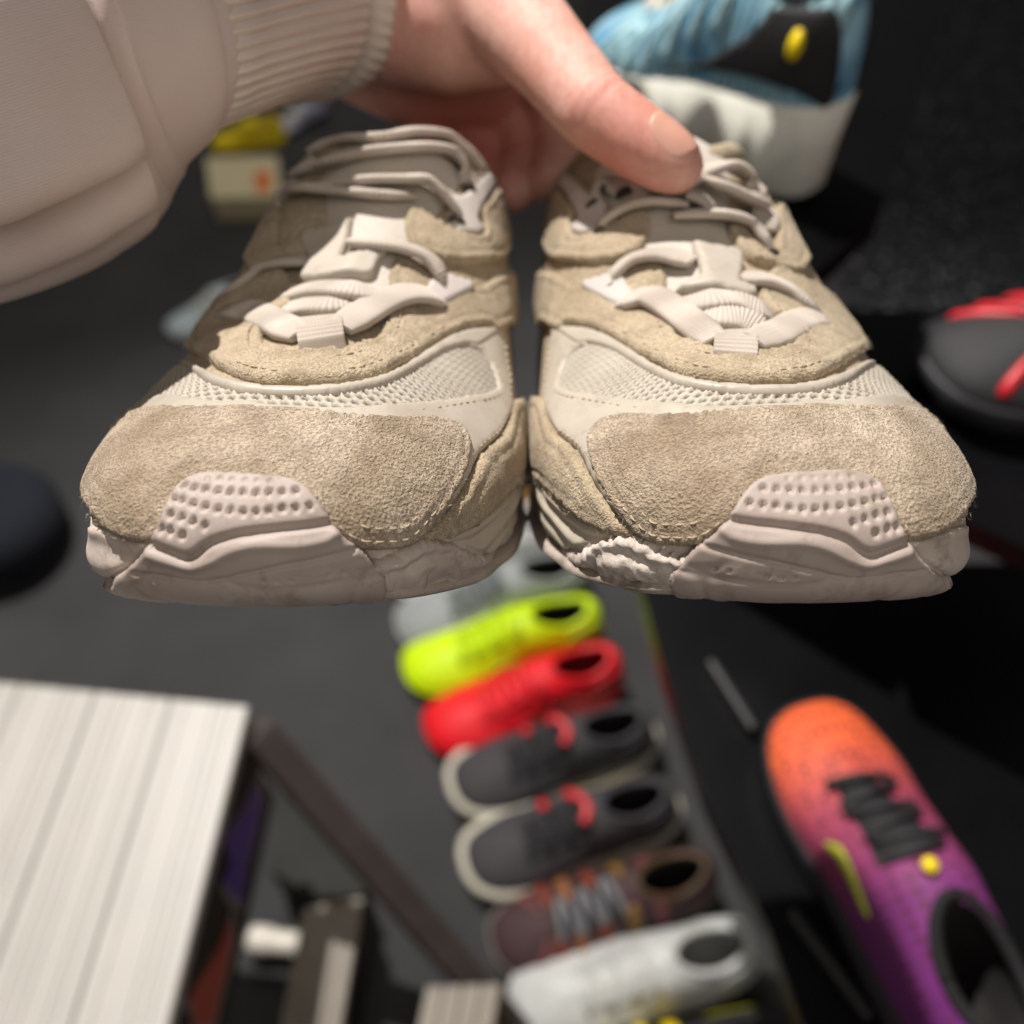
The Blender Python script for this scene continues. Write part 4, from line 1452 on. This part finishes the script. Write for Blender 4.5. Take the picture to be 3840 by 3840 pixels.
display_shoe('grey shoe mostly hidden behind the neon yellow one', (1500, 2385), (2200, 2230), 0, GRY, solid('#a7aaa8'), solid('#6d7270'), solid('#5c6262'), panel=solid('#6f7574'))
display_shoe('neon yellow sneaker in the floor row', (1525, 2545), (2240, 2395), 0, NEON, NEON, solid('#b4d400', .4), NEON, n_lace=7, panel=solid('#aac800', .5))
display_shoe('bright red sneaker in the floor row', (1605, 2775), (2310, 2560), 0, solid('#e01522', .45), solid('#c4121c', .5), solid('#e8303a', .4), solid('#d81420'), n_lace=7, panel=solid('#b90f1a', .5), lining_m=solid('#7a0b10'))
CHAR = solid('#39373a', .75)
CREAM = solid('#c9c4b3', .55)
display_shoe('charcoal shoe with cream sole next to the red sneaker', (1705, 2985), (2420, 2790), 0, CHAR, CREAM, BLK, BLK, sole_k=1.5, flare=.006, panel=solid('#2a292c', .6), extras=extra_red_dots)
display_shoe('charcoal shoe with cream sole next to the maroon striped shoe', (1755, 3275), (2500, 3050), 0, CHAR, CREAM, BLK, BLK, sole_k=1.5, flare=.006, panel=solid('#2a292c', .6), extras=extra_red_dots)
MAR, RUST, OCH = solid('#6b3738', .6), solid('#7a3522', .6), solid('#7e5c26', .6)
display_shoe('maroon and black striped shoe with grey laces', (1850, 3570), (2640, 3300), 0, solid('#3a2426', .7), solid('#77706a'), solid('#7d7e82', .5), BLK, collar_m=solid('#4a3620'), n_lace=6, extras=extra_band([MAR, RUST, solid('#8d5a35'), RUST, OCH], (.045, .072, .100, .130, .165, .2)))
display_shoe('silvery white leather shoe at the bottom of the floor row', (1925, 3800), (2790, 3570), 0, solid('#bfc1be', .4), solid('#c9cac7', .5), solid('#c4c6c2', .4), solid('#cfd0cc', .45), panel=solid('#b4b7b4', .35), lining_m=solid('#8f8f8b'))
YEL = solid('#f2d40c', .5)
display_shoe('black and yellow shoe cut off by the bottom edge', (2030, 4150), (2930, 3890), 0, BLK, solid('#a9a425'), YEL, YEL, extras=extra_band([YEL], (.05, .085, .12, .15)))
display_shoe('white shoe glimpsed in the gap between the two sneakers', (1470, 2200), (2150, 2050), 0, W_, W_, W_, W_)
display_shoe('tan shoe in the gap, behind the white shoe', (1440, 2065), (2110, 1920), 0, solid('#8b6a3d'), solid('#7a6242'), OCH, OCH)
display_shoe('navy shoe with pale laces glimpsed high in the gap', (1420, 1930), (2080, 1790), 0, solid('#1d2748'), GRY, W_, solid('#b9b7c4'))
# the purple and orange one on the glossy stand
def extra_runner(r, lift):
    tick = solid('#b7c030', .5)
    stripe(r, lift, side_pts(1, [(.118, .34), (.124, .46), (.140, .42), (.172, .26), (.170, .22), (.140, .32)]), tick, 'side_mark', .001, .0012, .003)
    p = above(.014, .163) + np.array([0, 0, lift + .009])
    V, F = tube(np.array([p + np.array([0, 0, dz]) for dz in (-.004, -.003, -.002, -.001)]), np.tile([1.0, 0, 0], (4, 1)), .0052, .0052, ring=20, step=.001, power=2)
    obj('sticker', V, F, YEL, r)
display_shoe('orange to purple knit running shoe with black laces', (2985, 2700), (3700, 4180), .601, ramp_mat('orange_purple_knit', [(0.0, '#f0642a'), (.16, '#ea6436'), (.34, '#a84258'), (.60, '#7b2f74'), (1.0, '#7a2a86')], .7, 115),
             BLK, BLK, BLK, solid('#0a0a0b', .8), n_lace=5, extras=extra_runner, grp='shoes on the black stands')
# blue and white
t = NT('blue_folds')
_v = t.coords()
_wv = t.n('ShaderNodeTexWave', wave_type='BANDS', bands_direction='Y')
_wv.inputs['Scale'].default_value = 32
_wv.inputs['Distortion'].default_value = 3
_wv.inputs['Detail'].default_value = 1
t.l(_v, _wv.inputs['Vector'])
_c = t.ramp(t.noise(_v, 18, 3), [(0.3, lin('#3f93c4')), (0.62, lin('#a9d3dc'))])
M_BLUE = t.done(_c, 0.45, t.bump(_wv.outputs['Fac'], 1.0, 0.004))
CYAN = solid('#b9dfe8', .4)
def extra_blue(r, lift):
    for sd in (-1, 1):
        for y0, y1 in ((.035, .07), (.055, .088), (.078, .105), (.102, .124), (.126, .142), (.150, .162), (.172, .182)):
            stripe(r, lift, side_pts(sd, [(y0, .10 + max(0, y0 - .10) * 2.5), ((y0 + y1) / 2 - .004, .34), (y1 - .002, .62), (y1 + .004, .62), ((y0 + y1) / 2 + .004, .34), (y0 + .007, .10 + max(0, y0 - .10) * 2.5)]), CYAN, 'rib', .0006, .0030, .003)
        stripe(r, lift, side_pts(sd, [(.120, .03), (.165, .10), (.205, .26), (.225, .52), (.240, .60), (.26, .60), (.285, .52), (.287, .03)]), BLK, 'heel_panel', .0008, .003)
        p = side_pts(sd, [(.258, .34)])[0]
        n_ = nrm(np.array([sd, 0, .3]))
        V, F = tube(np.array([p + np.array([0, 0, lift]) + n_ * q for q in (.002, .004, .0055, .007)]), np.tile([0, 1.0, 0], (4, 1)), .0085, .0058, ring=20, step=.0015, power=2)
        obj('sticker', V, F, YEL, r)
display_shoe('blue folded-upper shoe with thick white sole at the top', (2250, 330), (3080, 730), .911, M_BLUE, solid('#e6e6da', .5), solid('#e3dccb', .6), solid('#e3dccb', .6), BLK, sole_k=1.7, n_lace=5, zs=1.5, xs=1.2, wavy=.75, extras=extra_blue, grp='shoes on the black stands')
def extra_redrib(r, lift):
    for k, y in enumerate((.022, .045, .068, .092, .118)):
        for sd in (-1, 1):
            stripe(r, lift, side_pts(sd, [(y, .25), (y - .003, .5), (y, .85), (y + .007, .85), (y + .008, .5), (y + .006, .25)]), REDM, 'rib', .0006, .0022)
display_shoe('black shoe with red ribs at the right edge', (3430, 1490), (4900, 1360), .801, BLK, solid('#26262a'), REDM, BLK, extras=extra_redrib, grp='shoes on the black stands')
display_shoe('red shoe toe peeking in below the black stand edge', (3745, 1990), (4500, 1900), .601, REDM, BLK, BLK, BLK, grp='shoes on the black stands')
# far things past the sleeve
display_shoe('pale blue shoe on the carpet behind the left sneaker', (640, 1262), (1010, 1150), 0, solid('#aebcc0'), solid('#c5cfd2'), W_, GRY, grp='shoes on the carpet behind')
M_CREAMB = plain_mat('cream_card', lin('#d3c79f'), 0.6, 0.08)
qb = [on_plane(x, y, .06) for x, y in ((772, 590), (1040, 584), (1056, 738), (790, 742))]
cb = np.mean(qb, 0)
b0 = np.array([cb[0], cb[1], 0])
box = empty('shoe_box', Matrix.Translation(Vector(b0)), 'flat cream cardboard box with an orange label on the carpet', 'box')
def slab(name, Q, z0, z1, mat):
    n_ = len(Q)
    V = [np.array([p[0] - b0[0], p[1] - b0[1], z1]) for p in Q] + [np.array([p[0] - b0[0], p[1] - b0[1], z0]) for p in Q]
    obj(name, V, [tuple(range(n_))[::-1], tuple(range(n_, 2 * n_))] + [(i, (i + 1) % n_, n_ + (i + 1) % n_, n_ + i) for i in range(n_)], mat, box, smooth_=False)
slab('box_lid', qb, .04, .06, M_CREAMB)
slab('box_body', [cb + (p - cb) * .97 for p in qb], 0, .039, M_CREAMB)
slab('label', [on_plane(x, y, .0612) for x, y in ((955, 640), (1012, 638), (1016, 716), (962, 720))], .0602, .0612, solid('#e0701f'))
ys = on_plane(815, 555, .172)
display_shoe('yellow shoe standing just behind the cream box', (800, 560), (1075, 530), 0, YEL, YEL, solid('#c9c32a'), YEL, grp='shoes on the carpet behind')
display_shoe('white and navy shoe partly hidden beside the wrist', (1030, 515), (1220, 440), 0, solid('#b9b9cc'), solid('#20222c'), W_, W_, grp='shoes on the carpet behind')
